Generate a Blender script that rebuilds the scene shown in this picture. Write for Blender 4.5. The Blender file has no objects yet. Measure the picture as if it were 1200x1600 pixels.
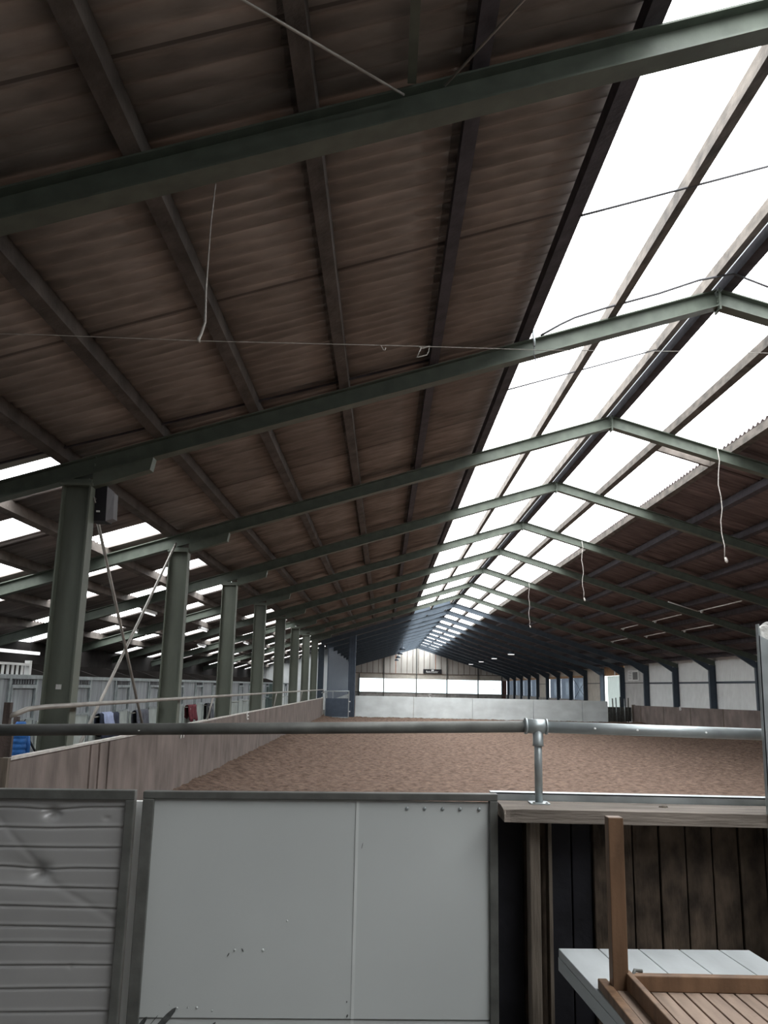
import bpy, bmesh, math, random
from mathutils import Vector, Matrix, noise
random.seed(7)
S = bpy.context.scene
COL = S.collection
PI = math.pi

# ------------------------------------------------------------------ materials
def new_mat(name):
    m = bpy.data.materials.new(name); m.use_nodes = True
    nt = m.node_tree
    return m, nt, nt.nodes['Principled BSDF']

def mat(name, col, rough=.6, metal=0., var=.15, vs=3., stretch=(1, 1, 1), bump=0., bs=40., bstretch=(1, 1, 1), col2=None, spec=.3, detail=5.):
    m, nt, b = new_mat(name)
    b.inputs['Roughness'].default_value = rough
    b.inputs['Metallic'].default_value = metal
    b.inputs['Specular IOR Level'].default_value = spec
    tc = nt.nodes.new('ShaderNodeTexCoord')
    mp = nt.nodes.new('ShaderNodeMapping'); mp.inputs['Scale'].default_value = stretch
    nt.links.new(tc.outputs['Object'], mp.inputs['Vector'])
    n = nt.nodes.new('ShaderNodeTexNoise'); n.inputs['Scale'].default_value = vs; n.inputs['Detail'].default_value = detail
    nt.links.new(mp.outputs['Vector'], n.inputs['Vector'])
    r = nt.nodes.new('ShaderNodeValToRGB')
    c2 = col2 or [min(1, c * (1 + var)) for c in col]
    c1 = [c * (1 - var) for c in col]
    r.color_ramp.elements[0].position = .32; r.color_ramp.elements[0].color = (*c1, 1)
    r.color_ramp.elements[1].position = .68; r.color_ramp.elements[1].color = (*c2, 1)
    nt.links.new(n.outputs['Fac'], r.inputs['Fac'])
    nt.links.new(r.outputs['Color'], b.inputs['Base Color'])
    if bump:
        mp2 = nt.nodes.new('ShaderNodeMapping'); mp2.inputs['Scale'].default_value = bstretch
        nt.links.new(tc.outputs['Object'], mp2.inputs['Vector'])
        n2 = nt.nodes.new('ShaderNodeTexNoise'); n2.inputs['Scale'].default_value = bs; n2.inputs['Detail'].default_value = 6
        nt.links.new(mp2.outputs['Vector'], n2.inputs['Vector'])
        bp = nt.nodes.new('ShaderNodeBump'); bp.inputs['Strength'].default_value = bump; bp.inputs['Distance'].default_value = .02
        nt.links.new(n2.outputs['Fac'], bp.inputs['Height']); nt.links.new(bp.outputs['Normal'], b.inputs['Normal'])
    m['ramp'] = r.name
    return m

def stripes(m, axis, period, width, dark, mixfac=.7):
    """thin dark joints every PERIOD along an object axis, worked into the base colour (seams between sheets or boards)"""
    nt = m.node_tree; b = nt.nodes['Principled BSDF']
    src = b.inputs['Base Color'].links[0].from_socket
    tc = [n for n in nt.nodes if n.type == 'TEX_COORD'][0]
    sx = nt.nodes.new('ShaderNodeSeparateXYZ'); nt.links.new(tc.outputs['Object'], sx.inputs[0])
    d = nt.nodes.new('ShaderNodeMath'); d.operation = 'DIVIDE'; d.inputs[1].default_value = period
    nt.links.new(sx.outputs[axis], d.inputs[0])
    f = nt.nodes.new('ShaderNodeMath'); f.operation = 'FRACT'; nt.links.new(d.outputs[0], f.inputs[0])
    l = nt.nodes.new('ShaderNodeMath'); l.operation = 'LESS_THAN'; l.inputs[1].default_value = width / period
    nt.links.new(f.outputs[0], l.inputs[0])
    k = nt.nodes.new('ShaderNodeMath'); k.operation = 'MULTIPLY'; k.inputs[1].default_value = mixfac; nt.links.new(l.outputs[0], k.inputs[0])
    fl = nt.nodes.new('ShaderNodeMath'); fl.operation = 'FLOOR'; nt.links.new(d.outputs[0], fl.inputs[0])
    wn = nt.nodes.new('ShaderNodeTexWhiteNoise'); wn.noise_dimensions = '1D'; nt.links.new(fl.outputs[0], wn.inputs['W'])
    mr = nt.nodes.new('ShaderNodeMapRange'); mr.inputs['To Min'].default_value = .82; mr.inputs['To Max'].default_value = 1.12
    nt.links.new(wn.outputs['Value'], mr.inputs['Value'])
    mul = nt.nodes.new('ShaderNodeVectorMath'); mul.operation = 'SCALE'
    nt.links.new(src, mul.inputs[0]); nt.links.new(mr.outputs['Result'], mul.inputs['Scale'])
    mx = nt.nodes.new('ShaderNodeMix'); mx.data_type = 'RGBA'
    nt.links.new(k.outputs[0], mx.inputs[0]); nt.links.new(mul.outputs[0], mx.inputs[6]); mx.inputs[7].default_value = (*dark, 1)
    nt.links.new(mx.outputs[2], b.inputs['Base Color'])
    return m

def rib_shading(m, period, amt):
    """light and dark of every corrugation put into the base colour, broken up by noise"""
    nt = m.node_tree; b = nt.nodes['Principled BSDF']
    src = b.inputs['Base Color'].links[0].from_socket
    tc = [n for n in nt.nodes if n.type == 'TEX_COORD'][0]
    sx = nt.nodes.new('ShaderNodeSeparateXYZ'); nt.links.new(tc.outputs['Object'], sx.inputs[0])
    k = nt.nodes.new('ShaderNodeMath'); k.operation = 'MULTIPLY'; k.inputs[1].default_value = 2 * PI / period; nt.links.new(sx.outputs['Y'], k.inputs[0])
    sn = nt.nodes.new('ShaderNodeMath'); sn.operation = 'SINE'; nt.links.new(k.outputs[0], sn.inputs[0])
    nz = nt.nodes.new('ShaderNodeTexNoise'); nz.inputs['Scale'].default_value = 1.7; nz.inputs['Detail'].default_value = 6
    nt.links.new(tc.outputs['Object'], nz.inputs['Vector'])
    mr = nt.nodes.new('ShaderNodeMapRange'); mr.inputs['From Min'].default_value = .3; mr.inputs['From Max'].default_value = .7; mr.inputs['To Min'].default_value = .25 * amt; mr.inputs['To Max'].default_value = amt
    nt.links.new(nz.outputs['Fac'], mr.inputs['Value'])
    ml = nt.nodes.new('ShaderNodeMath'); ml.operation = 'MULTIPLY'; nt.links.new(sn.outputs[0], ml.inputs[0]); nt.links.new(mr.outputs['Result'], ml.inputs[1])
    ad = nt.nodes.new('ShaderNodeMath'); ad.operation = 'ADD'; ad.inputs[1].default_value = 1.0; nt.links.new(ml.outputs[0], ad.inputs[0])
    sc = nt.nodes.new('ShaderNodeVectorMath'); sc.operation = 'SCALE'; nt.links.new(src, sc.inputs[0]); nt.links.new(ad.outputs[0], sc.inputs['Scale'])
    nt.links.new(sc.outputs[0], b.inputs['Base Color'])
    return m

def glow(name, col, strength, diffuse=(.7, .7, .7)):
    m, nt, b = new_mat(name)
    b.inputs['Base Color'].default_value = (*diffuse, 1); b.inputs['Roughness'].default_value = .5
    b.inputs['Emission Color'].default_value = (*col, 1); b.inputs['Emission Strength'].default_value = strength
    return m

def translucent(name, col, fac=.75):
    m, nt, b = new_mat(name)
    b.inputs['Base Color'].default_value = (*col, 1); b.inputs['Roughness'].default_value = .5
    t = nt.nodes.new('ShaderNodeBsdfTranslucent'); t.inputs['Color'].default_value = (*col, 1)
    mx = nt.nodes.new('ShaderNodeMixShader'); mx.inputs[0].default_value = fac
    nt.links.new(b.outputs[0], mx.inputs[1]); nt.links.new(t.outputs[0], mx.inputs[2])
    nt.links.new(mx.outputs[0], nt.nodes['Material Output'].inputs['Surface'])
    return m

def pane_mat(name, tint):
    m, nt, b = new_mat(name)
    tr = nt.nodes.new('ShaderNodeBsdfTransparent'); tr.inputs['Color'].default_value = (*tint, 1)
    gl = nt.nodes.new('ShaderNodeBsdfGlossy'); gl.inputs['Roughness'].default_value = .1; gl.inputs['Color'].default_value = (.8, .85, .9, 1)
    mx = nt.nodes.new('ShaderNodeMixShader'); mx.inputs[0].default_value = .06
    nt.links.new(tr.outputs[0], mx.inputs[1]); nt.links.new(gl.outputs[0], mx.inputs[2])
    nt.links.new(mx.outputs[0], nt.nodes['Material Output'].inputs['Surface'])
    return m

M = {}
M['sand'] = mat('arena_sand', (.166, .117, .092), .95, var=.36, vs=7, bump=1.0, bs=40, spec=.06, detail=12)
M['yard'] = mat('concrete_floor', (.12, .115, .105), .9, var=.2, vs=1.2, bump=.2)
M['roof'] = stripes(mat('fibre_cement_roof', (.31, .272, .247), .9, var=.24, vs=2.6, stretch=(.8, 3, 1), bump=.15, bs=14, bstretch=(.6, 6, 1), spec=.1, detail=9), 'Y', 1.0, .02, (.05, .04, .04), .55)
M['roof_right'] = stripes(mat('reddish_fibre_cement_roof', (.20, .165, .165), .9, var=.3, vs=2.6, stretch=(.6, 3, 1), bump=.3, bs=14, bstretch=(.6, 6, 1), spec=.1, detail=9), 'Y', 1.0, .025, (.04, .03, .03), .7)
for _k in ('roof', 'roof_right'): rib_shading(M[_k], .177, .26)  # relief shading painted into both roof colours at the corrugation pitch
M['roof_dark'] = mat('dark_lined_roof', (.05, .058, .075), .7, var=.15, vs=1.5)
M['roof_aisle'] = stripes(mat('aisle_fibre_cement_roof', (.21, .185, .175), .9, var=.25, vs=2.2, stretch=(.35, 4.5, 1), spec=.1, detail=9), 'Y', 1.0, .025, (.05, .04, .04), .7)
M['green'] = mat('green_painted_steel', (.098, .116, .095), .5, var=.16, vs=6, bump=.04, bs=60)
M['column_green'] = mat('olive_green_column_paint', (.122, .137, .112), .5, var=.12, vs=5, stretch=(1, 1, .3), bump=.04, bs=50)
M['navy'] = mat('navy_painted_steel', (.05, .068, .09), .5, var=.12, vs=4)
M['slate'] = mat('slate_painted_steel', (.066, .086, .108), .5, var=.12, vs=4)
M['purlin_mid'] = mat('grimy_purlin', (.085, .074, .067), .8, var=.35, vs=5, stretch=(1, .6, 1), bump=.3, bs=20, detail=8)
M['purlin_pale'] = mat('pale_weathered_purlin', (.088, .076, .065), .8, var=.5, vs=8, stretch=(1, .5, 1), bump=.3, bs=20, detail=9)
M['navy_clad'] = mat('navy_cladding_sheet', (.07, .092, .125), .5, var=.1, vs=4)
M['purlin'] = mat('weathered_purlin', (.135, .118, .105), .8, var=.35, vs=5, stretch=(1, .6, 1), bump=.3, bs=20, detail=8)
M['purlin_dark'] = mat('dark_purlin', (.055, .05, .058), .8, var=.3, vs=5, bump=.2, bs=20)
M['rooflight'] = glow('translucent_rooflight_sheet', (.97, .99, 1.0), 6.2)
M['ridge'] = translucent('ridge_cap_sheet', (.60, .62, .63), .55)
M['gable_glass'] = pane_mat('clear_window_pane', (.9, .95, .96))
M['side_glass'] = pane_mat('milky_window_pane', (.21, .23, .255))
M['door_sheet'] = translucent('white_door_sheet', (.62, .66, .64), .6)
M['kick'] = mat('stained_kickboard', (.185, .156, .142), .8, var=.26, vs=2.6, stretch=(1, 1.3, .55), bump=.3, bs=12, bstretch=(1, 4, .5), detail=9, spec=.15)
M['kick_edge'] = mat('pale_board_edge', (.52, .50, .47), .8, var=.2, vs=6)
M['kick_right'] = mat('brown_kickboard', (.19, .155, .14), .8, var=.28, vs=1.6, stretch=(1, 1, .8), bump=.2, bs=12, detail=8)
M['concrete_white'] = mat('pale_concrete', (.73, .79, .80), .85, var=.1, vs=1.3, stretch=(1, 1, 1.6), bump=.1, bs=10, detail=8)
M['concrete'] = mat('grey_concrete', (.33, .325, .31), .9, var=.2, vs=3, bump=.2, bs=25)
M['galv'] = mat('galvanised_steel', (.38, .42, .43), .45, metal=.55, var=.22, vs=7, bump=.03, bs=60)
M['galv_dull'] = mat('dull_galvanised_steel', (.125, .128, .12), .55, metal=.3, var=.25, vs=9, bump=.05, bs=60)
M['gate_white'] = mat('off_white_gate_sheet', (.53, .56, .555), .4, var=.035, vs=1.4, spec=.35, bump=.03, bs=6)
M['gate_grey'] = mat('grey_dented_sheet', (.36, .36, .357), .36, metal=.15, var=.09, vs=2.2, spec=.4)
M['timber'] = mat('weathered_timber', (.185, .16, .137), .85, var=.3, vs=5, stretch=(.5, 3, 3), bump=.4, bs=25, bstretch=(.3, 3, 3), detail=8)
M['timber_v'] = mat('weathered_upright_timber', (.155, .13, .105), .85, var=.3, vs=6, stretch=(3, 3, .4), bump=.4, bs=25, bstretch=(3, 3, .3), detail=8)
M['plank'] = mat('dark_brown_boards', (.07, .052, .038), .8, var=.65, vs=5.5, stretch=(2.5, 3, 1.4), bump=.4, bs=22, bstretch=(3, 3, .5), detail=9)
M['plank_black'] = mat('black_painted_boards', (.012, .012, .016), .7, var=.4, vs=5, bump=.2, bs=20)
M['dark_wood'] = mat('dark_weathered_boards', (.09, .07, .062), .85, var=.4, vs=4, stretch=(3, 3, .4), bump=.3)
M['white_wood'] = mat('white_painted_wood', (.47, .50, .51), .55, var=.08, vs=5, stretch=(2, .6, 1), bump=.06, bs=30, detail=8)
M['teak'] = mat('oiled_brown_wood', (.165, .098, .058), .5, var=.3, vs=6, stretch=(3, 3, .5), bump=.1, bs=30, detail=7)
M['teak_pale'] = mat('dusty_brown_wood', (.27, .20, .155), .7, var=.22, vs=7, stretch=(4, .5, 3), bump=.1, bs=30)
M['rubber'] = mat('black_plastic', (.02, .02, .024), .6, var=.1)
M['speaker_side'] = mat('grey_speaker_side', (.16, .16, .17), .6, var=.1)
M['rope'] = mat('dirty_rope', (.42, .40, .37), .9, var=.2, vs=30)
M['wire'] = mat('dark_wire', (.06, .06, .065), .6)
M['rod'] = mat('steel_rod', (.33, .315, .29), .5, metal=.4, var=.2)
M['white'] = mat('white_paint', (.75, .76, .75), .6, var=.05)
M['paper'] = mat('pale_sticker', (.6, .6, .58), .7, var=.1, vs=60)
M['black'] = mat('black_sign_board', (.014, .014, .017), .5, var=.1)
M['stall'] = stripes(mat('grey_stall_boards', (.30, .32, .335), .75, var=.2, vs=4, stretch=(1, 3, .4), detail=8), 'Y', .15, .006, (.12, .12, .13), .6)
M['stall_low'] = mat('pale_green_stall_panel', (.40, .44, .42), .7, var=.12, vs=3)
M['stall_green'] = mat('dark_green_stall_boards', (.03, .06, .055), .7, var=.15)
M['partition'] = mat('brown_stall_partition', (.025, .021, .019), .85, var=.25, vs=3)
M['rug_navy'] = mat('navy_rug', (.022, .028, .05), .9, var=.3, vs=9, bump=.3)
M['rug_blue'] = mat('pale_blue_lining', (.33, .38, .55), .9, var=.2, vs=6)
M['rug_maroon'] = mat('maroon_rug', (.13, .02, .03), .9, var=.35, vs=9, bump=.3)
M['rug_black'] = mat('black_rug', (.02, .02, .025), .9, var=.3, vs=9, bump=.3)
M['rug_grey'] = mat('grey_rug', (.09, .095, .115), .9, var=.3, vs=9, bump=.3)
M['jacket'] = mat('bright_blue_padding', (.03, .14, .42), .55, var=.2, vs=12, bump=.2)
M['clad_white'] = mat('white_wall_cladding', (.80, .83, .83), .6, var=.05, vs=2)
M['clad_grey'] = mat('grey_wall_cladding', (.55, .55, .54), .7, var=.08, vs=2)
M['clad_beige'] = mat('beige_wall_cladding', (.55, .52, .46), .7, var=.1, vs=2)
M['gable'] = mat('pale_gable_boards', (.50, .485, .45), .7, var=.12, vs=1.2, stretch=(1, 1, .3))
M['gable_seam'] = mat('brown_gable_battens', (.20, .165, .14), .8, var=.2)
M['orange'] = mat('orange_batten', (.42, .16, .07), .8, var=.2)
M['lintel'] = mat('tan_timber_lintel', (.36, .22, .12), .8, var=.2)
M['reddish'] = mat('reddish_brown_board', (.16, .085, .07), .8, var=.2)
M['lamp_on'] = glow('lamp_diffuser', (1, 1, 1), .9)
M['lamp_body'] = mat('white_lamp_body', (.6, .6, .6), .5, var=.05)
M['scuff'] = mat('dark_scuff', (.075, .08, .078), .9, var=.4, vs=40)
M['dent'] = mat('pale_chip', (.60, .63, .62), .6, var=.1)
M['dirt'] = mat('dry_dirt_clod', (.12, .10, .08), .95, var=.4, vs=40, bump=.6)
M['plaster'] = mat('white_plaster', (.66, .66, .63), .9, var=.25, vs=14, bump=.6, bs=40)
M['poster_ink'] = mat('grey_print', (.16, .16, .16), .8, var=.3, vs=30)

# ------------------------------------------------------------------ mesh helper
class MB:
    def __init__(self): self.v = []; self.f = []; self.sm = []
    def add(self, vs, fs, smooth=False):
        o = len(self.v); self.v += [tuple(v) for v in vs]
        for f in fs: self.f.append([i + o for i in f]); self.sm.append(smooth)
        return self
    def box(self, x0, x1, y0, y1, z0, z1):
        vs = [(x, y, z) for x in (x0, x1) for y in (y0, y1) for z in (z0, z1)]
        return self.add(vs, [(0, 1, 3, 2), (4, 6, 7, 5), (0, 4, 5, 1), (2, 3, 7, 6), (0, 2, 6, 4), (1, 5, 7, 3)])
    def bar(self, a, b, w, h, up=(0, 0, 1)):
        """rectangular bar from a to b: w sideways, h along up, centred on the line"""
        a = Vector(a); b = Vector(b); d = (b - a).normalized(); s = d.cross(Vector(up)).normalized(); u = s.cross(d)
        vs = [p + s * (i * w / 2) + u * (j * h / 2) for p in (a, b) for i, j in ((-1, -1), (1, -1), (1, 1), (-1, 1))]
        return self.add(vs, [(3, 2, 1, 0), (4, 5, 6, 7), (0, 1, 5, 4), (1, 2, 6, 5), (2, 3, 7, 6), (3, 0, 4, 7)])
    def prism(self, poly, ext):
        """closed polygon (list of 3-D points) pushed along ext"""
        n = len(poly); e = Vector(ext)
        vs = [Vector(p) for p in poly] + [Vector(p) + e for p in poly]
        return self.add(vs, [list(range(n))[::-1], list(range(n, 2 * n))] + [(i, (i + 1) % n, n + (i + 1) % n, n + i) for i in range(n)])
    def ibeam(self, a, b, depth, width, up=(0, 0, 1), tf=.014, tw=.01):
        """I section from a to b; a, b on the centre line; depth along up"""
        a = Vector(a); b = Vector(b); d = (b - a).normalized(); s = d.cross(Vector(up)).normalized(); u = s.cross(d)
        D, W = depth / 2, width / 2
        pr = [(-W, -D), (W, -D), (W, -D + tf), (tw / 2, -D + tf), (tw / 2, D - tf), (W, D - tf), (W, D), (-W, D), (-W, D - tf), (-tw / 2, D - tf), (-tw / 2, -D + tf), (-W, -D + tf)]
        n = len(pr)
        vs = [a + s * x + u * y for x, y in pr] + [b + s * x + u * y for x, y in pr]
        fs = [(i, (i + 1) % n, n + (i + 1) % n, n + i) for i in range(n)]
        for o in (0, n):
            fs += [(o + 0, o + 1, o + 2, o + 3, o + 10, o + 11), (o + 3, o + 4, o + 9, o + 10), (o + 4, o + 5, o + 6, o + 7, o + 8, o + 9)]
        return self.add(vs, fs)
    def tube(self, pts, r, seg=10, caps=True):
        pts = [Vector(p) for p in pts]; n = len(pts); rs = r if isinstance(r, (list, tuple)) else [r] * n
        vs = []; ref = None
        for i, p in enumerate(pts):
            d = (pts[min(i + 1, n - 1)] - pts[max(i - 1, 0)]).normalized()
            if ref is None: ref = Vector((0, 0, 1)) if abs(d.z) < .9 else Vector((1, 0, 0))
            s = d.cross(ref).normalized(); u = s.cross(d); ref = u
            vs += [p + s * (math.cos(2 * PI * k / seg) * rs[i]) + u * (math.sin(2 * PI * k / seg) * rs[i]) for k in range(seg)]
        fs = [(i * seg + k, i * seg + (k + 1) % seg, (i + 1) * seg + (k + 1) % seg, (i + 1) * seg + k) for i in range(n - 1) for k in range(seg)]
        self.add(vs, fs, True)
        if caps: self.f += [[len(self.v) - len(vs) + k for k in range(seg)][::-1], [len(self.v) - seg + k for k in range(seg)]]; self.sm += [False, False]
        return self
    def dome(self, c, r, n=(0, -1, 0), seg=10, rings=4, flat=1.):
        c = Vector(c); n = Vector(n).normalized(); s = n.orthogonal().normalized(); u = n.cross(s)
        vs = []
        for i in range(rings):
            a = i / rings * PI / 2
            vs += [c + (s * math.cos(2 * PI * k / seg) + u * math.sin(2 * PI * k / seg)) * (r * math.cos(a)) + n * (r * flat * math.sin(a)) for k in range(seg)]
        vs.append(c + n * r * flat)
        fs = [(i * seg + k, i * seg + (k + 1) % seg, (i + 1) * seg + (k + 1) % seg, (i + 1) * seg + k) for i in range(rings - 1) for k in range(seg)]
        fs += [((rings - 1) * seg + k, (rings - 1) * seg + (k + 1) % seg, rings * seg) for k in range(seg)] + [list(range(seg))[::-1]]
        return self.add(vs, fs, True)
    def build(self, name, m, parent=None, bevel=0., solid=0.):
        off = Vector((0, 0, 0)); p = parent
        while p is not None: off += p.location; p = p.parent
        me = bpy.data.meshes.new(name); me.from_pydata([tuple(Vector(v) - off) for v in self.v], [], self.f)
        me.polygons.foreach_set('use_smooth', self.sm)
        bm = bmesh.new(); bm.from_mesh(me); bmesh.ops.recalc_face_normals(bm, faces=bm.faces); bm.to_mesh(me); bm.free()
        me.materials.append(m); me.update()
        o = bpy.data.objects.new(name, me); COL.objects.link(o); o.parent = parent
        if bevel:
            b = o.modifiers.new('edge', 'BEVEL'); b.width = bevel; b.segments = 2; b.limit_method = 'ANGLE'
        if solid:
            b = o.modifiers.new('thick', 'SOLIDIFY'); b.thickness = solid; b.offset = 1
        return o

def tag(o, label, cat, group=None, kind=None):
    o['label'] = label
    if cat: o['category'] = cat
    if group: o['group'] = group
    if kind: o['kind'] = kind
    return o

def thing(name, loc, label, cat, group=None):
    o = bpy.data.objects.new(name, None); COL.objects.link(o); o.location = loc; o.empty_display_size = .2
    return tag(o, label, cat, group)

def struct(o): o['kind'] = 'structure'; return o

def copy_tree(root, dloc, label):
    r = root.copy(); COL.objects.link(r); r.location = root.location + Vector(dloc); r['label'] = label
    for ch in root.children:
        c = ch.copy(); COL.objects.link(c); c.parent = r
        for g in ch.children:
            d = g.copy(); COL.objects.link(d); d.parent = c
    return r

NTH = ['', 'first', 'second', 'third', 'fourth', 'fifth', 'sixth', 'seventh', 'eighth', 'ninth', 'tenth', 'eleventh', 'twelfth', 'thirteenth', 'fourteenth', 'fifteenth', 'sixteenth']

# ------------------------------------------------------------------ key dimensions (metres; sand level 0, y runs down the hall)
XR, ZR, SL = 4.08, 6.825, .305            # ridge line, top of the roof beams at the ridge, roof slope
Y1, BAY = 4.711, 5.0                       # first roof beam in view, spacing
DEP = .225                                 # vertical depth of a roof beam
XL, XW = -9.5, 15.5                        # outer walls
YB, YG = -4.5, 107.5                       # back end, far gable
KX = -3.45                                 # face of the near side kickboard
def zt(x): return ZR - SL * abs(x - XR)
def fy(k): return Y1 + BAY * (k - 1)

# ------------------------------------------------------------------ floor
def sand_z(x, y):
    z = 0.
    z += .14 * max(0, 1 - (x - KX) / 1.3) ** 1.5 if x >= KX else .14
    z += .28 * max(0, 1 - (15.0 - x) / 2.6) ** 1.4 * max(0., min(1., (52 - y) / 14.)) if x < 15 else 0
    z += .12 * max(0, 1 - (50 - y) / 2.5) ** 1.3 if y < 50 else 0
    return z
def floor_grid(mb, x0, x1, y0, y1, nx, ny, rough):
    vs = []
    for j in range(ny + 1):
        y = y0 + (y1 - y0) * j / ny
        for i in range(nx + 1):
            x = x0 + (x1 - x0) * i / nx
            z = sand_z(x, y)
            if rough:
                a = noise.noise((x * 3.1, y * 2.6, 0)); b = noise.noise((x * .9, y * .9, 5)); c = noise.noise((x * 6.5, y * 5.5, 9)); d = noise.noise((x * 12., y * 11., 2))
                z += .03 * b + .035 * a + .034 * c + .014 * d - .22 * max(0, c - .30) - .12 * max(0, a - .35)
            vs.append((x, y, z))
    fs = [(j * (nx + 1) + i, j * (nx + 1) + i + 1, (j + 1) * (nx + 1) + i + 1, (j + 1) * (nx + 1) + i) for j in range(ny) for i in range(nx)]
    mb.add(vs, fs, True)
fl = MB(); floor_grid(fl, -3.6, 15.3, 11.0, 50.4, 440, 860, True)
floor_grid(fl, -3.6, 15.3, 3.7, 11.0, 40, 20, False)
floor_grid(fl, -3.6, 15.4, 50.4, 107.5, 20, 30, False)
struct(fl.build('floor', M['sand']))
f2 = MB(); f2.box(XL, -3.55, 3.7, 107.5, -.1, .12); struct(f2.build('floor_aisle', M['yard']))
f3 = MB(); f3.box(XL, XW, YB, 3.7, -.1, .2); struct(f3.build('floor_yard', M['yard']))

# ------------------------------------------------------------------ roof sheets (ceiling) and rooflights
SH = .15                                   # purlin height: sheets lie this far above the beams
def corr(mb, x0, x1, y0, y1, per=.177, amp=.025, k=8, lift=0.):
    n = max(1, int(round((y1 - y0) / per * k)))
    vs = []
    for i in range(n + 1):
        y = y0 + (y1 - y0) * i / n; w = amp * math.sin(2 * PI * y / per)
        vs += [(x0, y, zt(x0) + SH + amp + w + lift), (x1, y, zt(x1) + SH + amp + w + lift)]
    mb.add(vs, [(2 * i, 2 * i + 1, 2 * i + 3, 2 * i + 2) for i in range(n)], True)
P_L = [-3.84, -2.745, -1.625, -.55, .535, 1.64]          # purlin centre lines, near slope, going up
P_A = [-5.05, -6.145, -7.25, -8.35]                        # over the stable aisle
P_RL, P_RM = 2.73, 3.92                                    # in the near rooflight, beside the ridge
P_R0, P_RJ, P_RK = 4.18, 5.165, 6.27                       # far side: ridge, in the rooflight, its lower edge
P_R = [7.36, 8.45, 9.54, 10.63, 11.72, 12.81, 13.9, 15.0]
YE = 50.2                                                  # end of the older, fibre-cement part of the hall
xs = P_L
c = MB()
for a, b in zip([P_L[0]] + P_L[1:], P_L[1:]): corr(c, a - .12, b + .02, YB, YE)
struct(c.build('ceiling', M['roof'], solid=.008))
c = MB()
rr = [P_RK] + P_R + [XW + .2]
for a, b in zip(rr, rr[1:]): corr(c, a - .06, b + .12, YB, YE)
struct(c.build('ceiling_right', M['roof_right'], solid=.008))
# aisle slope: strips with translucent sheets let into them
aisle = [-3.84] + P_A + [XL - .1]
c = MB(); wn = 3; PER = 4.03
for si, (a, b) in enumerate(zip(aisle, aisle[1:])):
    ph = (10.82 if si % 2 == 0 else 12.76)
    spans = []; e = ph - 3 * PER
    while e < 107: spans.append((e - 1.02, e)); e += PER
    y = YB
    for s, e in spans:
        corr(c, b - .12, a + .02, y, s); y = e
        if si < 4 and e > 8:
            p = MB(); p.add([(b - .06, s - .03, zt(b) + SH + .055), (a + .0, s - .03, zt(a) + SH + .055), (a + .0, e + .03, zt(a) + SH + .055), (b - .06, e + .03, zt(b) + SH + .055)], [(0, 1, 2, 3)])
            struct(p.build('window_%d' % wn, M['rooflight'], solid=.006)); wn += 1
    corr(c, b - .12, a + .02, y, YG)
struct(c.build('ceiling_aisle', M['roof_aisle'], solid=.008))
# newer half of the hall: dark flat lining
c = MB(); c.prism([(-3.86, YE, zt(-3.86) + SH), (1.66, YE, zt(1.66) + SH), (1.66, YE, zt(1.66) + SH + .06), (-3.86, YE, zt(-3.86) + SH + .06)], (0, YG - YE, 0))
c.prism([(P_RK, YE, zt(P_RK) + SH), (XW + .2, YE, zt(XW + .2) + SH), (XW + .2, YE, zt(XW + .2) + SH + .06), (P_RK, YE, zt(P_RK) + SH + .06)], (0, YG - YE, 0))
struct(c.build('ceiling_far', M['roof_dark']))
# the two long rooflight strips either side of the ridge
for nm, xa, xb, lf in (('window_1', 1.67, P_RM, .055), ('window_2', P_R0, P_RK + .05, -.02)):
    p = MB()
    for ya, yb, l, n in ((YB, YE, .055, 12), (YE, YG, lf, 11)):
        dy = (yb - ya) / n
        for i in range(n):
            p.add([(xa, ya + dy * i, zt(xa) + SH + l), (xb, ya + dy * i, zt(xb) + SH + l), (xb, ya + dy * (i + 1), zt(xb) + SH + l), (xa, ya + dy * (i + 1), zt(xa) + SH + l)], [(0, 1, 2, 3)])
    struct(p.build(nm, M['rooflight'], solid=.006))
c = MB(); n = int((YG - YB) / .177 * 6)
vs = []
for i in range(n + 1):
    y = YB + (YG - YB) * i / n; w = .02 * math.sin(2 * PI * y / .177)
    vs += [(3.85, y, zt(3.85) + SH + .03 + w), (XR, y, ZR + SH + .07 + w * .5), (4.25, y, zt(4.25) + SH + .03 + w)]
c.add(vs, [(3 * i + j, 3 * i + j + 1, 3 * i + j + 4, 3 * i + j + 3) for i in range(n) for j in (0, 1)], True)
tag(c.build('ridge_cap', M['ridge']), 'pale corrugated capping along the roof ridge between the two ridge purlins', 'roof ridge')

# ------------------------------------------------------------------ purlins
def purlin(x, m, label, group, y0=YB, y1=YG, w=.11, name='purlin', h=SH):
    o = MB().prism([(x - w / 2, y0, zt(x - w / 2)), (x + w / 2, y0, zt(x + w / 2)), (x + w / 2, y0, zt(x + w / 2) + h), (x - w / 2, y0, zt(x - w / 2) + h)], (0, y1 - y0, 0)).build(name, m)
    return tag(o, label, 'roof beam', group)
GL = 'purlins under the brown roof sheets'
for i, x in enumerate(P_L):
    purlin(x, M['purlin_dark'] if i > 3 else M['purlin_mid'], ['purlin running along the heads of the green steel columns', 'second purlin above the column heads under brown sheets', 'third purlin above the column heads under brown sheets', 'fourth purlin above the column heads, mid slope', 'fifth purlin above the column heads, dark, next but one to the rooflight', 'dark purlin along the lower edge of the near rooflight'][i], GL, w=.135 if i == 5 else .11)
for i, x in enumerate(P_A):
    purlin(x, M['purlin'], ['first', 'second', 'third', 'lowest'][i] + ' purlin over the stable aisle, counted down from the columns', 'purlins over the stable aisle')
purlin(P_RL, M['purlin_pale'], 'mottled brown purlin crossing the white rooflight on the column side of the ridge', 'purlins across the rooflights')
purlin(P_RM, M['purlin_pale'], 'mottled brown ridge purlin on the column side of the ridge', 'purlins across the rooflights')
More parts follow.
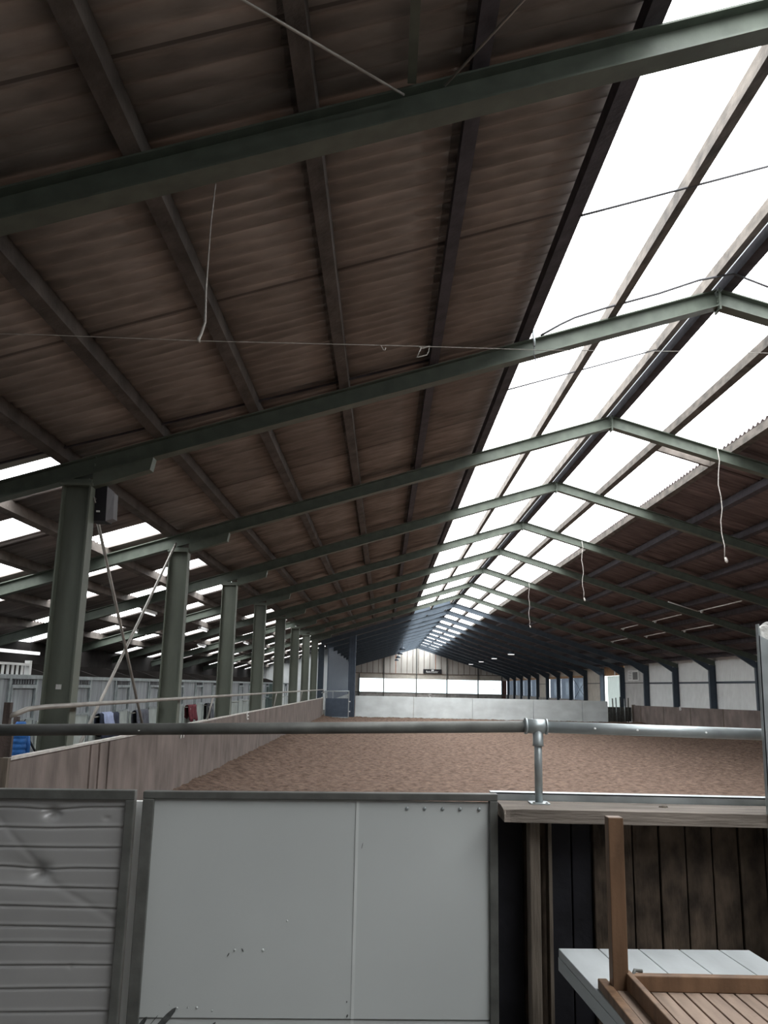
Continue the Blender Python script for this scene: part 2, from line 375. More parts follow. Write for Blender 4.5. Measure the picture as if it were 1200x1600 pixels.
purlin(P_R0, M['purlin_dark'], 'dark ridge purlin just past the ridge on the white panelled wall side', 'purlins across the rooflights')
purlin(P_RJ, M['purlin_pale'], 'grey purlin crossing the white rooflight on the panelled wall side', 'purlins across the rooflights')
purlin(P_RK, M['purlin_pale'], 'grey purlin along the lower edge of the rooflight on the panelled wall side', 'purlins across the rooflights')
for i, x in enumerate(P_R):
    purlin(x, M['purlin_dark'], NTH[i + 1] + ' dark purlin below the far rooflight, counted down towards the white panelled wall', 'purlins on the dark far slope')

# ------------------------------------------------------------------ roof beams (frames)
def frame(k, m, label, group, left=XL, right=XW, stub=True, depth=DEP, width=.17, pane_blocker=False):
    y = fy(k)
    t = thing('roof_frame', (XR, y, ZR), label, 'roof beam', group)
    h = depth * .956; d = depth / 2
    for nm, xe in (('rafter', left), ('rafter', right)):
        sgn = -1 if xe < XR else 1
        mb = MB(); mb.ibeam((XR + sgn * .006, y, zt(XR) - d), (xe, y, zt(xe) - d), h, width)
        mb.build(nm, m, t)
    ap = MB().box(XR - .012, XR + .012, y - width / 2 - .004, y + width / 2 + .004, ZR - depth - .05, ZR + .01)
    for s in (-1, 1):
        for j in range(4):
            ap.dome((XR + s * .012, y - .05, ZR - .03 - j * .07), .016, (s, 0, 0), 6, 2, .8); ap.dome((XR + s * .012, y + .05, ZR - .03 - j * .07), .016, (s, 0, 0), 6, 2, .8)
    ap.build('apex_plate', m, t)
    if pane_blocker:  # added upstands that hide the glowing rooflight panes between the far beams
        pk = MB()
        for xa, xb in ((1.66, P_RL - .056), (P_RL + .056, P_RM - .056)):
            pk.prism([(xa, y - .05, zt(xa) - .01), (xb, y - .05, zt(xb) - .01), (xb, y - .05, zt(xb) + SH + .05), (xa, y - .05, zt(xa) + SH + .05)], (0, .1, 0))
            pk.build('pane_blocker', m, t); pk = MB()
    if stub:
        hb = MB(); zb = zt(-3.5) - depth
        hb.prism([(-3.5, y - .075, zb - .16), (-2.83, y - .075, zt(-2.83) - depth - .14), (-2.80, y - .075, zt(-2.80) - depth + .002), (-3.5, y - .075, zb + .002)], (0, .15, 0))
        hb.build('haunch', m, t)
        sp = MB().box(-3.84, -3.5, y - .09, y + .09, 4.165, zt(-3.84) - depth + .03)
        for j in range(4):
            for s in (-.05, .05): sp.dome((-3.5, y + s, 4.2 + j * .1), .017, (1, 0, 0), 6, 2, .8)
        sp.build('end_plate', m, t)
    return t
GF = 'green steel roof frames'
f1 = frame(1, M['green'], 'nearest green steel roof beam, crossing overhead closest to the viewer', GF)
for k in range(2, 10):
    copy_tree(f1, (0, BAY * (k - 1), 0), NTH[k] + ' green steel roof beam counted from the viewer, over the sand arena')
d1 = frame(10, M['slate'], 'first navy steel roof beam past the green ones, above the pale concrete wall', 'navy steel roof frames', left=-3.7, stub=False, depth=.29, width=.18, pane_blocker=True)
for k in range(11, 22):
    copy_tree(d1, (0, BAY * (k - 10), 0), NTH[k - 9] + ' navy steel roof beam counted towards the far gable')

# ------------------------------------------------------------------ columns by the stable aisle
def column(k, m, label, group):
    y = fy(k)
    t = thing('steel_column', (-3.67, y, .12), label, 'column', group)
    MB().ibeam((-3.67, y, .12), (-3.67, y, 4.14), .34, .2, up=(1, 0, 0), tf=.018, tw=.012).build('shaft', m, t)
    MB().box(-3.86, -3.48, y - .115, y + .115, 4.135, 4.165).build('cap_plate', m, t)
    return t
GC = 'green steel columns along the stable aisle'
c2 = column(2, M['column_green'], 'nearest green steel column, with a black loudspeaker at its head', GC)
for k in range(3, 10):
    copy_tree(c2, (0, BAY * (k - 2), 0), NTH[k - 1] + ' green steel column from the viewer along the stable aisle')
t = column(10, M['navy'], 'navy steel column after the last green one by the small gate', 'navy steel columns')
tag(MB().box(-3.715, -3.655, fy(2) - .02, fy(2) - .0065, 1.775, 1.83).build('label_sticker', M['paper']), 'small square white sticker on the nearest green column', 'sticker')

# side columns against the panelled wall
def side_col(k, label):
    y = fy(k); x = XW - .2
    t = thing('wall_column', (x, y, 0), label, 'column', 'navy columns along the panelled wall')
    MB().ibeam((x, y, 0), (x, y, zt(x) - DEP), .3, .17, up=(1, 0, 0)).build('shaft', M['navy'], t)
    MB().prism([(x - .15, y - .06, zt(x) - .48), (x - .15, y - .06, zt(x) - DEP + .03), (x - 1.0, y - .06, zt(x - 1.0) - DEP + .01)], (0, .12, 0)).build('haunch', M['navy'], t)
    return t
sc0 = side_col(6, 'nearest navy wall column on the panelled side, behind the galvanised post')
for k in range(7, 22):
    copy_tree(sc0, (0, BAY * (k - 6), 0), NTH[k - 5] + ' navy wall column from the viewer on the panelled side')

# ------------------------------------------------------------------ outer walls
def wall_sheet(mb, p0, p1, z0, z1, per=.2, amp=.012, nrm=(0, 0)):
    p0 = Vector(p0); p1 = Vector(p1); L = (p1 - p0).length; d = (p1 - p0) / L; nn = Vector(nrm)
    n = max(1, int(L / per)); vs = []
    for i in range(n):
        for f, a in ((0, 0), (.35, 0), (.5, 1), (.85, 1)):
            q = p0 + d * (L * (i + f) / n) + nn * (amp * a); vs += [(q.x, q.y, z0), (q.x, q.y, z1 if not callable(z1) else z1(q.x, q.y))]
    q = p1; vs += [(q.x, q.y, z0), (q.x, q.y, z1 if not callable(z1) else z1(q.x, q.y))]
    mb.add(vs, [(2 * i, 2 * i + 2, 2 * i + 3, 2 * i + 1) for i in range(len(vs) // 2 - 1)])
zw = zt(XW) + SH
wr = MB(); wall_sheet(wr, (XW, YB), (XW, fy(10)), 0, zw + .05, .2, .015, (-1, 0)); struct(wr.build('wall_right', M['clad_white'], solid=.02))
wr = MB(); wall_sheet(wr, (XW, fy(10)), (XW, fy(11)), 0, zw + .05, .2, .015, (-1, 0)); struct(wr.build('wall_right_grey', M['clad_grey'], solid=.02))
wr = MB()
for k in (12, 16): wall_sheet(wr, (XW, fy(k)), (XW, fy(k + 1)), 0, zw + .05, .25, .015, (-1, 0))
struct(wr.build('wall_right_beige', M['clad_beige'], solid=.02))
WB = [13, 14, 15, 17, 18, 19, 20, 21]
wr = MB(); li = MB()
for k in WB:
    y0, y1 = fy(k), min(fy(k + 1), YG)
    wr.box(XW, XW + .15, y0, y1, 3.02, zw + .05)
    li.box(XW - .05, XW + .08, y0, y1, 2.84, 3.02)
    p = MB().box(XW + .04, XW + .055, y0 + .05, y1 - .05, 1.15, 2.84)
    struct(p.build('window_%d' % wn, M['side_glass'])); wn += 1
struct(wr.build('wall_right_upper', M['clad_beige'])); struct(li.build('trim_1', M['lintel']))
wr = MB().box(XW - .12, XW + .15, fy(12), YG, 0, 1.15); struct(wr.build('wall_right_plinth', M['concrete']))
tr = MB()
for k in (5, 6, 7, 8, 9): tr.box(XW - .06, XW - .015, fy(k) + .1, fy(k + 1) - .1, 2.33, 2.42)
struct(tr.build('trim_2', M['navy']))
tr = MB()
for k in (10, 12, 16): tr.box(XW - .06, XW - .015, fy(k) + .1, fy(k + 1) - .1, 2.37, 2.43)
struct(tr.build('trim_3', M['galv_dull']))
# brace rods in the first window bay
tb = thing('cross_brace', (XW - .02, fy(13) + 2.5, 1.2), 'thin cross bracing rods in front of the milky window nearest the beige panel', 'brace', None)
MB().tube([(XW - .03, fy(13) + .4, 2.75), (XW - .03, fy(14) - .4, 1.2)], .018, 6).build('rod', M['wire'], tb)
MB().tube([(XW - .06, fy(14) - .4, 2.75), (XW - .06, fy(13) + .4, 1.2)], .018, 6).build('rod', M['wire'], tb)
# big side door
dr = bpy.data.objects.new('door_1', None); COL.objects.link(dr); dr.location = (XW, fy(11) + 2.5, 0); struct(dr)
for a, b in ((fy(11) + .12, fy(11) + 2.2), (fy(11) + 2.2, fy(12) - .75)):
    q = MB(); wall_sheet(q, (XW, a), (XW, b), .1, 2.88, .5, .03, (-1, 0)); q.build('leaf', M['door_sheet'], dr, solid=.015)
MB().box(XW - .05, XW + .1, fy(11) + .1, fy(12) - .1, 2.9, zw + .05).build('lintel', M['lintel'], dr)
MB().box(XW - .07, XW - .05, fy(11) + 2.1, fy(11) + 2.3, 2.95, 3.2).build('door_lamp', M['white'], dr)

# left outer wall, back wall
wl = MB(); wl.box(XL - .15, XL, YB, YG, 0, zt(XL) + SH); struct(wl.build('wall_left', M['partition']))
wb = MB(); wb.prism([(XL, YB - .15, 0), (XW, YB - .15, 0), (XW, YB - .15, zw), (XR, YB - .15, ZR + SH), (XL, YB - .15, zt(XL) + SH)], (0, .15, 0)); struct(wb.build('wall_back', M['dark_wood']))
# cladding that closes the aisle off in the newer half
wc = MB(); wall_sheet(wc, (-3.62, fy(11)), (-3.62, YG), 0, lambda x, y: zt(-3.62) + SH, .3, .04, (1, 0)); struct(wc.build('wall_left_navy', M['navy_clad'], solid=.03))
wc = MB(); wall_sheet(wc, (XL, 62), (-3.62, 62), 0, lambda x, y: zt(x) + SH, .6, .03, (0, -1)); struct(wc.build('wall_aisle_end', M['clad_white'], solid=.03))

# far gable
GX = [-3.07, .03, 4.14, 7.98, 11.9, 14.9]
wg = MB()
wg.box(-3.62, XW, YG, YG + .2, 0, 1.14)
struct(wg.build('wall_far', M['concrete']))
wg = MB(); wall_sheet(wg, (-3.62, YG), (XW, YG), 2.83, 3.46, .15, .015, (0, -1))
wg.box(-3.62, GX[0] - .05, YG, YG + .1, 1.14, 2.83)
struct(wg.build('wall_far_band', M['clad_beige'], solid=.02))
up = MB(); seam = MB(); org = MB()
x = -3.55; i = 0
while x < XW - .1:
    x2 = min(x + .72, XW)
    a, b = x + .05, x2 - .03
    up.prism([(a, YG, 3.5), (b, YG, 3.5), (b, YG, zt(b) + SH), (a, YG, zt(a) + SH)], (0, .06, 0))
    (org if abs(x - 1.49) < .3 or abs(x - 6.55) < .3 else seam).prism([(x - .03, YG + .05, 3.5), (x + .05, YG + .05, 3.5), (x + .05, YG + .05, zt(x) + SH), (x - .03, YG + .05, zt(x) + SH)], (0, .05, 0))
    x = x2; i += 1
struct(up.build('wall_far_upper', M['gable'])); struct(seam.build('trim_4', M['gable_seam'])); struct(org.build('trim_5', M['orange']))
back = MB().prism([(-3.62, YG + .11, 3.4), (XW, YG + .11, 3.4), (XW, YG + .11, zw), (XR, YG + .11, ZR + SH), (-3.62, YG + .11, zt(-3.62) + SH)], (0, .05, 0)); struct(back.build('wall_far_backing', M['gable_seam']))
rail = MB().box(-3.62, XW, YG - .1, YG, 3.42, 3.52); struct(rail.build('trim_6', M['gable_seam']))
sill = MB().box(-3.62, XW, YG - .08, YG, 1.08, 1.16); struct(sill.build('trim_7', M['galv_dull']))
rd = MB().box(14.95, XW, YG - .05, YG + .1, .6, 2.83); struct(rd.build('trim_8', M['reddish']))
for i in range(5):
    p = MB().box(GX[i] + .05, GX[i + 1] - .05, YG + .05, YG + .07, 1.15, 2.83); struct(p.build('window_%d' % wn, M['gable_glass'])); wn += 1
gc0 = None
for i, x in enumerate(GX):
    o = MB().box(x - .07, x + .07, YG - .16, YG + .02, 0, zt(x) - .02 if 0 < i < 5 else 3.4).build('gable_post', M['galv_dull'])
    tag(o, NTH[i + 1] + ' slim grey post of the far gable, counted from the navy cladding', 'column', 'posts of the far gable')
tb = thing('cross_brace', (13.9, YG - .1, 1.2), 'thin crossed rods in the last gable window beside the reddish board', 'brace')
MB().tube([(12.7, YG - .1, 2.83), (14.6, YG - .1, 1.1)], .022, 6).build('rod', M['rod'], tb)
MB().tube([(14.8, YG - .14, 2.5), (13.1, YG - .14, 1.1)], .022, 6).build('rod', M['rod'], tb)

def text_mesh(body, size, name, m, parent, loc, rot, depth=.004, fit=None):
    cu = bpy.data.curves.new(name, 'FONT'); cu.body = body; cu.size = size; cu.extrude = depth; cu.align_x = 'CENTER'
    to = bpy.data.objects.new(name, cu); COL.objects.link(to)
    bpy.context.view_layer.update()
    me = bpy.data.meshes.new_from_object(to.evaluated_get(bpy.context.evaluated_depsgraph_get()))
    bpy.data.objects.remove(to); bpy.data.curves.remove(cu)
    w = max(v.co.x for v in me.vertices) - min(v.co.x for v in me.vertices)
    k = fit / w if fit else 1
    off = Vector((0, 0, 0)); p = parent
    while p is not None: off += p.location; p = p.parent
    mt = Matrix.Translation(Vector(loc) - off) @ rot.to_4x4() @ Matrix.Diagonal((k, 1, 1, 1)); me.transform(mt)
    me.materials.clear(); me.materials.append(m); me.name = name
    o = bpy.data.objects.new(name, me); COL.objects.link(o); o.parent = parent
    return o
R_FACE = Matrix.Rotation(PI / 2, 3, 'X')                                  # reads from -y
R_LEFT = Matrix.Rotation(PI / 2, 3, 'Z') @ R_FACE                          # on the column-side boards, reads from +x
R_RIGHT = Matrix.Rotation(-PI / 2, 3, 'Z') @ R_FACE
sg = thing('gable_sign', (6.15, YG - .25, 3.55), 'long black sign with white lettering high on the far gable', 'sign')
MB().box(4.98, 7.32, YG - .24, YG - .17, 3.55, 4.09).build('board', M['black'], sg)
text_mesh('Rolschneider', .36, 'lettering', M['white'], sg, (6.1, YG - .245, 3.65), R_FACE, fit=1.5)
MB().box(6.0, 6.32, YG - .25, YG - .24, 3.87, 4.03).build('emblem', M['white'], sg)
sg = thing('notice_board', (XW - .1, 52.7, 2.5), 'white notice board with grey print on the wall between navy columns', 'sign')
MB().box(XW - .09, XW - .04, 51.55, 53.75, 2.53, 3.17).build('board', M['white'], sg)
q = MB().box(XW - .1, XW - .09, 51.7, 52.7, 2.6, 3.05); q.build('picture', M['poster_ink'], sg)
q = MB()
for j in range(5): q.box(XW - .1, XW - .09, 52.95, 53.6, 3.05 - j * .1, 3.08 - j * .1)
q.build('print_lines', M['poster_ink'], sg)

# ------------------------------------------------------------------ kickboards round the arena
kb = thing('kickboard_wall', (KX, 28, 0), 'long stained wooden kickboard wall in front of the green columns', 'wall')
b = MB().prism([(KX, 8.05, -.1), (KX - .02, 8.05, 1.14), (KX - .06, 8.05, 1.14), (KX - .04, 8.05, -.1)], (0, 41.0, 0)); b.build('boarding', M['kick'], kb)
MB().box(KX - .07, KX + .0, 8.05, 49.05, 1.14, 1.165).build('cap_strip', M['kick_edge'], kb)
MB().box(KX - .10, KX + .012, 8.0, 8.06, -.1, 1.165).build('end_post', M['timber_v'], kb)
for y in (10.3, 10.62, 10.98):
    MB().prism([(KX + .0, y, -.1), (KX + .018, y, -.1), (KX + .0, y, 1.13), (KX - .02, y, 1.13)], (0, .2, 0)).build('batten', M['kick'], kb)
MB().box(KX - .08, KX + .03, 49.05, 49.2, -.1, 1.2).build('end_post', M['kick_edge'], kb)
def letter(ch, y, z, h, x, rot, label):
    o = text_mesh(ch, h * 1.38, 'arena_letter', M['white'], None, (x, y, z), rot, .012, fit=h * 1.35)
    return tag(o, label, 'letter sign', 'arena letters')
letter('H', 14.9, .94, .17, KX - .005, R_LEFT, 'white letter H painted near the viewer on the stained kickboard')
letter('E', 22.0, .98, .2, KX - .006, R_LEFT, 'small white arena letter farther along the stained kickboard wall')
cw = thing('concrete_wall', (5.7, 50, 0), 'pale concrete kick wall across the far end of the sand', 'wall')
for a, b_ in ((-1.63, 1.77), (1.79, 5.2), (5.22, 8.75), (8.77, 11.6), (11.62, 13.1)):
    MB().box(a, b_, 50, 50.16, -.1, 1.3).build('concrete_panel', M['concrete_white'], cw, bevel=.012)
sd = thing('arena_letter', (2.73, 49.99, 1.3), 'small white arena letter standing on the pale concrete wall', 'letter sign', 'arena letters')
text_mesh('C', .24, 'lettering', M['white'], sd, (2.73, 50.05, 1.33), R_FACE, .01)
MB().box(2.71, 2.75, 50.04, 50.08, 1.29, 1.36).build('foot', M['white'], sd)

kr = thing('kickboard_wall', (15.1, 35, 0), 'brown kickboard wall below the white panels beyond the galvanised post', 'wall')
pa, pb = Vector((15.0, 51.5, 0)), Vector((15.15, 16, 0))
def krz(y): return 1.07 + (51.5 - y) * .0099
MB().add([(15.0, 51.5, -.2), (15.15, 16, -.2), (15.15, 16, krz(16)), (15.0, 51.5, krz(51.5)), (15.1, 51.5, -.2), (15.25, 16, -.2), (15.25, 16, krz(16)), (15.1, 51.5, krz(51.5))],
    [(0, 1, 2, 3), (7, 6, 5, 4), (3, 2, 6, 7), (0, 3, 7, 4), (1, 5, 6, 2), (0, 4, 5, 1)]).build('boarding', M['kick_right'], kr)
for y in range(18, 52, 4):
    MB().box(14.985 + (51.5 - y) * .0042, 15.01 + (51.5 - y) * .0042, y, y + .06, -.1, krz(y)).build('seam_batten', M['timber_v'], kr)
MB().box(14.94, 15.12, 51.45, 51.6, -.2, 1.1).build('end_post', M['timber_v'], kr)
letter('B', 43.4, 1.0, .2, 14.99 + .034, R_RIGHT, 'small white arena letter on the brown kickboard under the white panels')

# far opening between the pale wall and the brown kickboard: stacked gate bars
gt = thing('bar_gate', (14.0, 51.2, 0), 'upright bars of an opened gate between pale wall and brown kickboard', 'gate')
for i, x in enumerate((13.75, 13.95, 14.2, 14.45, 14.68)):
    MB().tube([(x, 51.2 + .05 * i, .0), (x - .06 + .02 * i, 51.2 + .05 * i, 1.45 + .05 * (i % 3))], .035, 8).build('bar', M['galv'] if i % 2 else M['galv_dull'], gt)
MB().box(13.15, 14.9, 51.5, 51.55, .1, .95).build('gate_panel', M['galv_dull'], gt)

# boards that close the corner at the near end of the left kickboard
bf = thing('board_fence', (-4.6, 8.1, 0), 'dark weathered boards standing beside the near end of the stained kickboard', 'fence')
x = -3.47
for i in range(9):
    w = .14 + .02 * (i % 3); h = 1.44 - .015 * (i % 2)
    MB().box(x - w + .012, x, 8.1 + .012 * (i % 2), 8.14 + .012 * (i % 2), .0, h).build('board', M['dark_wood'], bf); x -= w
MB().box(-4.95, -3.46, 8.08, 8.18, 1.44, 1.46).build('cap', M['kick_edge'], bf)
o = MB().box(-3.62, -3.56, 8.2, 8.26, .1, 1.66).build('stake', M['dark_wood'], bf)

# ------------------------------------------------------------------ pipe rail over the left kickboard
pr = thing('pipe_rail', (KX - .1, 28, 1.6), 'rusty pipe rail running above the stained kickboard past the columns', 'rail')
XP = KX + .04
ZP = 1.612
MB().tube([(-3.58, 8.23, 1.53), (XP - .10, 8.28, 1.56), (XP - .06, 8.38, 1.595), (XP - .02, 8.55, ZP - .006), (XP, 8.7, ZP), (XP, 48.2, ZP), (XP, 48.6, ZP - .02), (XP, 49.0, ZP - .17), (XP, 49.3, ZP - .17)], .026, 10).build('pipe', M['rod'], pr)
for k in range(2, 10):
    y = fy(k)
    MB().bar((XP - .01, y, ZP - .015), (-3.56, y, ZP - .015), .05, .03).build('bracket', M['rod'], pr)
for y in (17.2, 27.4, 36):
    MB().tube([(XP, y, ZP), (XP - .06, y - .15, 1.16)], .016, 8).build('strut', M['rod'], pr)

# small navy gate at the end of the kickboard and the clad post beside the pale wall
ng = thing('arena_gate', (-2.6, 49, 0), 'navy panelled gate with pale rail at the end of the stained kickboard', 'gate')
MB().box(-3.28, -2.0, 49.0, 49.04, .12, 1.14).build('panel', M['navy_clad'], ng)
fr = MB().box(-3.3, -1.96, 48.98, 49.06, .06, .12)
fr.box(-1.99, -1.94, 48.98, 49.06, .06, 1.56).box(-3.33, -3.28, 48.98, 49.06, .06, 1.56)
fr.tube([(-3.55, 49.02, 1.42), (-3.3, 49.02, 1.53), (-1.95, 49.02, 1.555)], .03, 8).build('frame', M['galv'], ng)
MB().box(-3.3, -3.2, 49.0, 49.03, 1.14, 1.5).build('upright', M['galv'], ng); MB().box(-2.9, -2.86, 49.0, 49.03, 1.14, 1.55).build('upright', M['galv'], ng)
for z in (.4, .95): MB().box(-1.95, -1.86, 48.97, 49.03, z, z + .06).build('hinge', M['white'], ng)
MB().add([(-2.7, 49.03, 1.15), (-2.0, 49.03, 1.15), (-2.0, 49.03, 1.42), (-2.7, 49.06, 1.15), (-2.0, 49.06, 1.15), (-2.0, 49.06, 1.42)], [(0, 1, 2), (5, 4, 3), (0, 2, 5, 3), (1, 4, 5, 2), (0, 3, 4, 1)]).build('gusset', M['galv'], ng)
cp = MB().box(-2.06, -1.66, 49.75, 50.15, 0, zt(-1.9) - .2)
for i in range(3): cp.box(-2.02 + .13 * i, -1.96 + .13 * i, 49.72, 49.75, .1, zt(-1.9) - .25)
tag(cp.build('clad_post', M['navy_clad']), 'tall navy clad post standing at the end of the pale concrete wall', 'column')

# ------------------------------------------------------------------ stables
SX = -6.3
def stable(y0, label, group, boards, low, w=2.85):
    t = thing('stable_front', (SX, y0, .12), label, 'stable', group)
    MB().box(SX - .05, SX - .01, y0 + .002, y0 + w - .002, .12, 1.9).build('boarding', boards, t)
    p = MB().box(SX - .06, SX + .02, y0 + .002, y0 + .08, .12, 1.95).box(SX - .06, SX + .02, y0 + 1.12, y0 + 1.2, .12, 1.95)
    p.box(SX - .06, SX + .03, y0 + .002, y0 + w - .002, 1.88, 1.95); p.build('frame', M['galv'], t)
    d = MB().box(SX - .005, SX + .03, y0 + .12, y0 + 1.06, .2, 1.16); d.build('lower_door', low, t)
    f = MB().box(SX + .0, SX + .045, y0 + .08, y0 + 1.1, 1.16, 1.2).box(SX + .0, SX + .045, y0 + .1, y0 + 1.08, 1.72, 1.78)
    f.box(SX, SX + .04, y0 + .08, y0 + .12, 1.16, 1.78).box(SX, SX + .04, y0 + 1.06, y0 + 1.1, 1.16, 1.78); f.build('door_frame', M['galv'], t)
    g = MB().box(SX + .004, SX + .022, y0 + .14, y0 + 1.04, 1.865, 1.882).box(SX + .004, SX + .022, y0 + .14, y0 + 1.04, 1.778, 1.792)
    for i in range(8): g.box(SX + .005, SX + .02, y0 + .18 + i * .11, y0 + .2 + i * .11, 1.78, 1.88)
    df = [c for c in t.children if c.name.startswith('door_frame')][0]; g.build('grille', M['wire'], df)
    MB().box(SX, SX + .025, y0 + 1.3, y0 + w - .1, .2, 1.14).build('lower_panel', low, t)
    MB().tube([(SX + .09, y0 + 1.3, 1.1), (SX + .09, y0 + w - .15, 1.1)], .015, 6).bar((SX, y0 + 1.32, 1.1), (SX + .1, y0 + 1.32, 1.1), .02, .02).bar((SX, y0 + w - .17, 1.1), (SX + .1, y0 + w - .17, 1.1), .02, .02).build('rug_rail', M['rod'], t)
    MB().prism([(SX - .06, y0 + .01, .12), (SX - .06, y0 + .01, 1.85), (SX - 1.2, y0 + .01, 2.2), (XL + .2, y0 + .01, 2.25), (XL + .2, y0 + .01, .12)], (0, .05, 0)).build('partition', M['partition'], t)
    return t
GS = 'grey boarded stables along the aisle'
s0 = stable(8.65, 'grey boarded stable nearest the viewer, behind the blue padded coat', GS, M['stall'], M['stall_low'])
for i in range(1, 13):
    copy_tree(s0, (0, 2.85 * i, 0), NTH[i + 1] + ' grey boarded stable along the aisle, counted from the viewer')
g0 = stable(45.7, 'first dark green stable after the grey ones', 'dark green stables at the far end', M['stall_green'], M['stall_green'])
copy_tree(g0, (0, 2.85, 0), 'second dark green stable after the grey ones')
w0 = stable(51.6, 'white panelled stable past the dark green ones', 'pale stables at the aisle end', M['clad_white'], M['clad_white'])
copy_tree(w0, (0, 2.85, 0), 'white panelled stable closest to the aisle end wall')
rk = thing('hay_rack', (SX - .02, 14.3, 1.95), 'white barred rail on top of the grey stable at the picture edge', 'rack')
q = MB().box(SX - .06, SX - .0, 12.6, 15.1, 2.11, 2.15); q.box(SX - .08, SX + .01, 15.1, 15.2, 1.95, 2.2); q.build('rail', M['white'], rk)
for i in range(12): MB().box(SX - .05, SX - .02, 12.8 + i * .19, 12.84 + i * .19, 1.95, 2.12).build('bar', M['white'], rk)
o = MB().box(SX - 2.3, SX - 2.22, 17.0, 21.0, 2.46, 2.53).build('strip_light', M['lamp_on']); tag(o, 'long white strip light glimpsed in the dark above the first stables', 'lamp', 'strip lights in the stable aisle')
for yy in (17.5, 20.5): MB().tube([(SX - 2.26, yy, 2.53), (SX - 2.26, yy, zt(SX - 2.26) + .05)], .008, 6).build('hanger', M['wire'], o)

# rugs folded over the rug rails
def rug(y0, y1, z1, drop, m, label, lining=None, ml=None):
    t = thing('horse_rug', (SX + .09, (y0 + y1) / 2, z1 - drop), label, 'horse rug', 'horse rugs over the stable rails')
    def cloth(off, d):
        n, s = 14, 12; vs = []
        for i in range(n + 1):
            y = y0 + (y1 - y0) * i / n
            for j in range(s + 1):
                a = -1 + 2 * j / s
                if abs(a) < .25: ang = a / .25 * PI / 2; x = SX + .09 + math.sin(ang) * (.05 + off); z = z1 + math.cos(ang) * (.04 + off)
                else:
                    k = (abs(a) - .25) / .75; sg = 1 if a > 0 else -1
                    x = SX + .09 + sg * (.05 + off + (.05 * k if sg > 0 else -.0)) + .02 * math.sin(y * 17 + k * 3) * k * (1 if sg > 0 else 0)
                    z = z1 - d * k * (1 if sg > 0 else .8) + .03 * math.sin(y * 9 + 2) * k
                vs.append((x, y + .03 * math.sin(j * 1.3), z))
        fs = [(i * (s + 1) + j, i * (s + 1) + j + 1, (i + 1) * (s + 1) + j + 1, (i + 1) * (s + 1) + j) for i in range(n) for j in range(s)]
        return MB().add(vs, fs, True)
    cloth(0, drop).build('cover', m, t, solid=.012)
    if lining:
        ya, yb, d2 = lining; y0, y1 = ya, yb
        cloth(.02, d2).build('lining', ml, t, solid=.01)
    MB().box(SX + .15, SX + .165, y0 + .2, y0 + .24, z1 - drop * .8, z1 - .05).build('strap', M['rope'], t)
    return t
rug(18.75, 20.1, 1.12, .55, M['rug_navy'], 'navy rug with pale blue lining hung behind the crossed brace rods', (18.95, 19.6, .35), M['rug_blue'])
rug(21.5, 22.6, 1.12, .62, M['rug_grey'], 'dark grey bundled rug hung on a stable by the second column')
rug(27.2, 28.35, 1.12, .45, M['rug_maroon'], 'maroon rug hung on a stable just past the second column')
rug(30.1, 30.55, 1.12, .6, M['rug_black'], 'narrow black rug hung on a stable before the third column')
rug(30.75, 31.25, 1.1, .6, M['rug_grey'], 'narrow grey cloth hung next to the black rug before the third column')
rug(41.5, 42.3, 1.1, .4, M['rug_black'], 'small black rug hung far down the aisle past the fourth column')

# blue padded coat on a post by the kickboard's near end
cp = thing('coat_stand', (-4.72, 11.2, .12), 'wooden post carrying a bright blue padded coat beside the nearest column', 'post')
MB().box(-4.80, -4.74, 11.2, 11.26, .12, 1.4).build('post', M['dark_wood'], cp)
MB().tube([(-4.74, 11.23, 1.34), (-4.66, 11.2, 1.34), (-4.64, 11.2, 1.37)], .008, 6).build('hook', M['wire'], cp)
jk = thing('padded_coat', (-4.62, 11.1, .7), 'bright blue quilted coat hanging behind the kickboard by the nearest column', 'coat')
n = 9; pts = []; rs = []
for i in range(n * 6 + 1):
    z = 1.34 - .62 * i / (n * 6); pts.append((-4.655, 11.1, z)); rs.append((.055 + .03 * min(1, i / 12)) * (1 + .10 * abs(math.sin(PI * i / 6))))
q = MB().tube(pts, rs, 18); q.build('body', M['jacket'], jk)
MB().tube([(-4.60, 11.16, 1.30), (-4.57, 11.17, 1.05), (-4.56, 11.15, .78)], [.03, .035, .03], 10).build('sleeve', M['jacket'], jk)
hb = thing('headcollar', (-4.36, 11.2, 1.3), 'black headcollar strap with a pale band hanging between blue coat and column', 'strap')
MB().tube([(-4.42, 11.25, 1.33), (-4.36, 11.25, 1.31), (-4.31, 11.25, 1.2), (-4.30, 11.25, 1.05), (-4.34, 11.25, .9), (-4.42, 11.25, .85), (-4.74, 11.25, 1.33)], .014, 8).build('strap', M['rug_black'], hb)
MB().tube([(-4.44, 11.24, 1.335), (-4.36, 11.24, 1.325), (-4.31, 11.24, 1.27)], .016, 8).build('band', M['white'], hb)

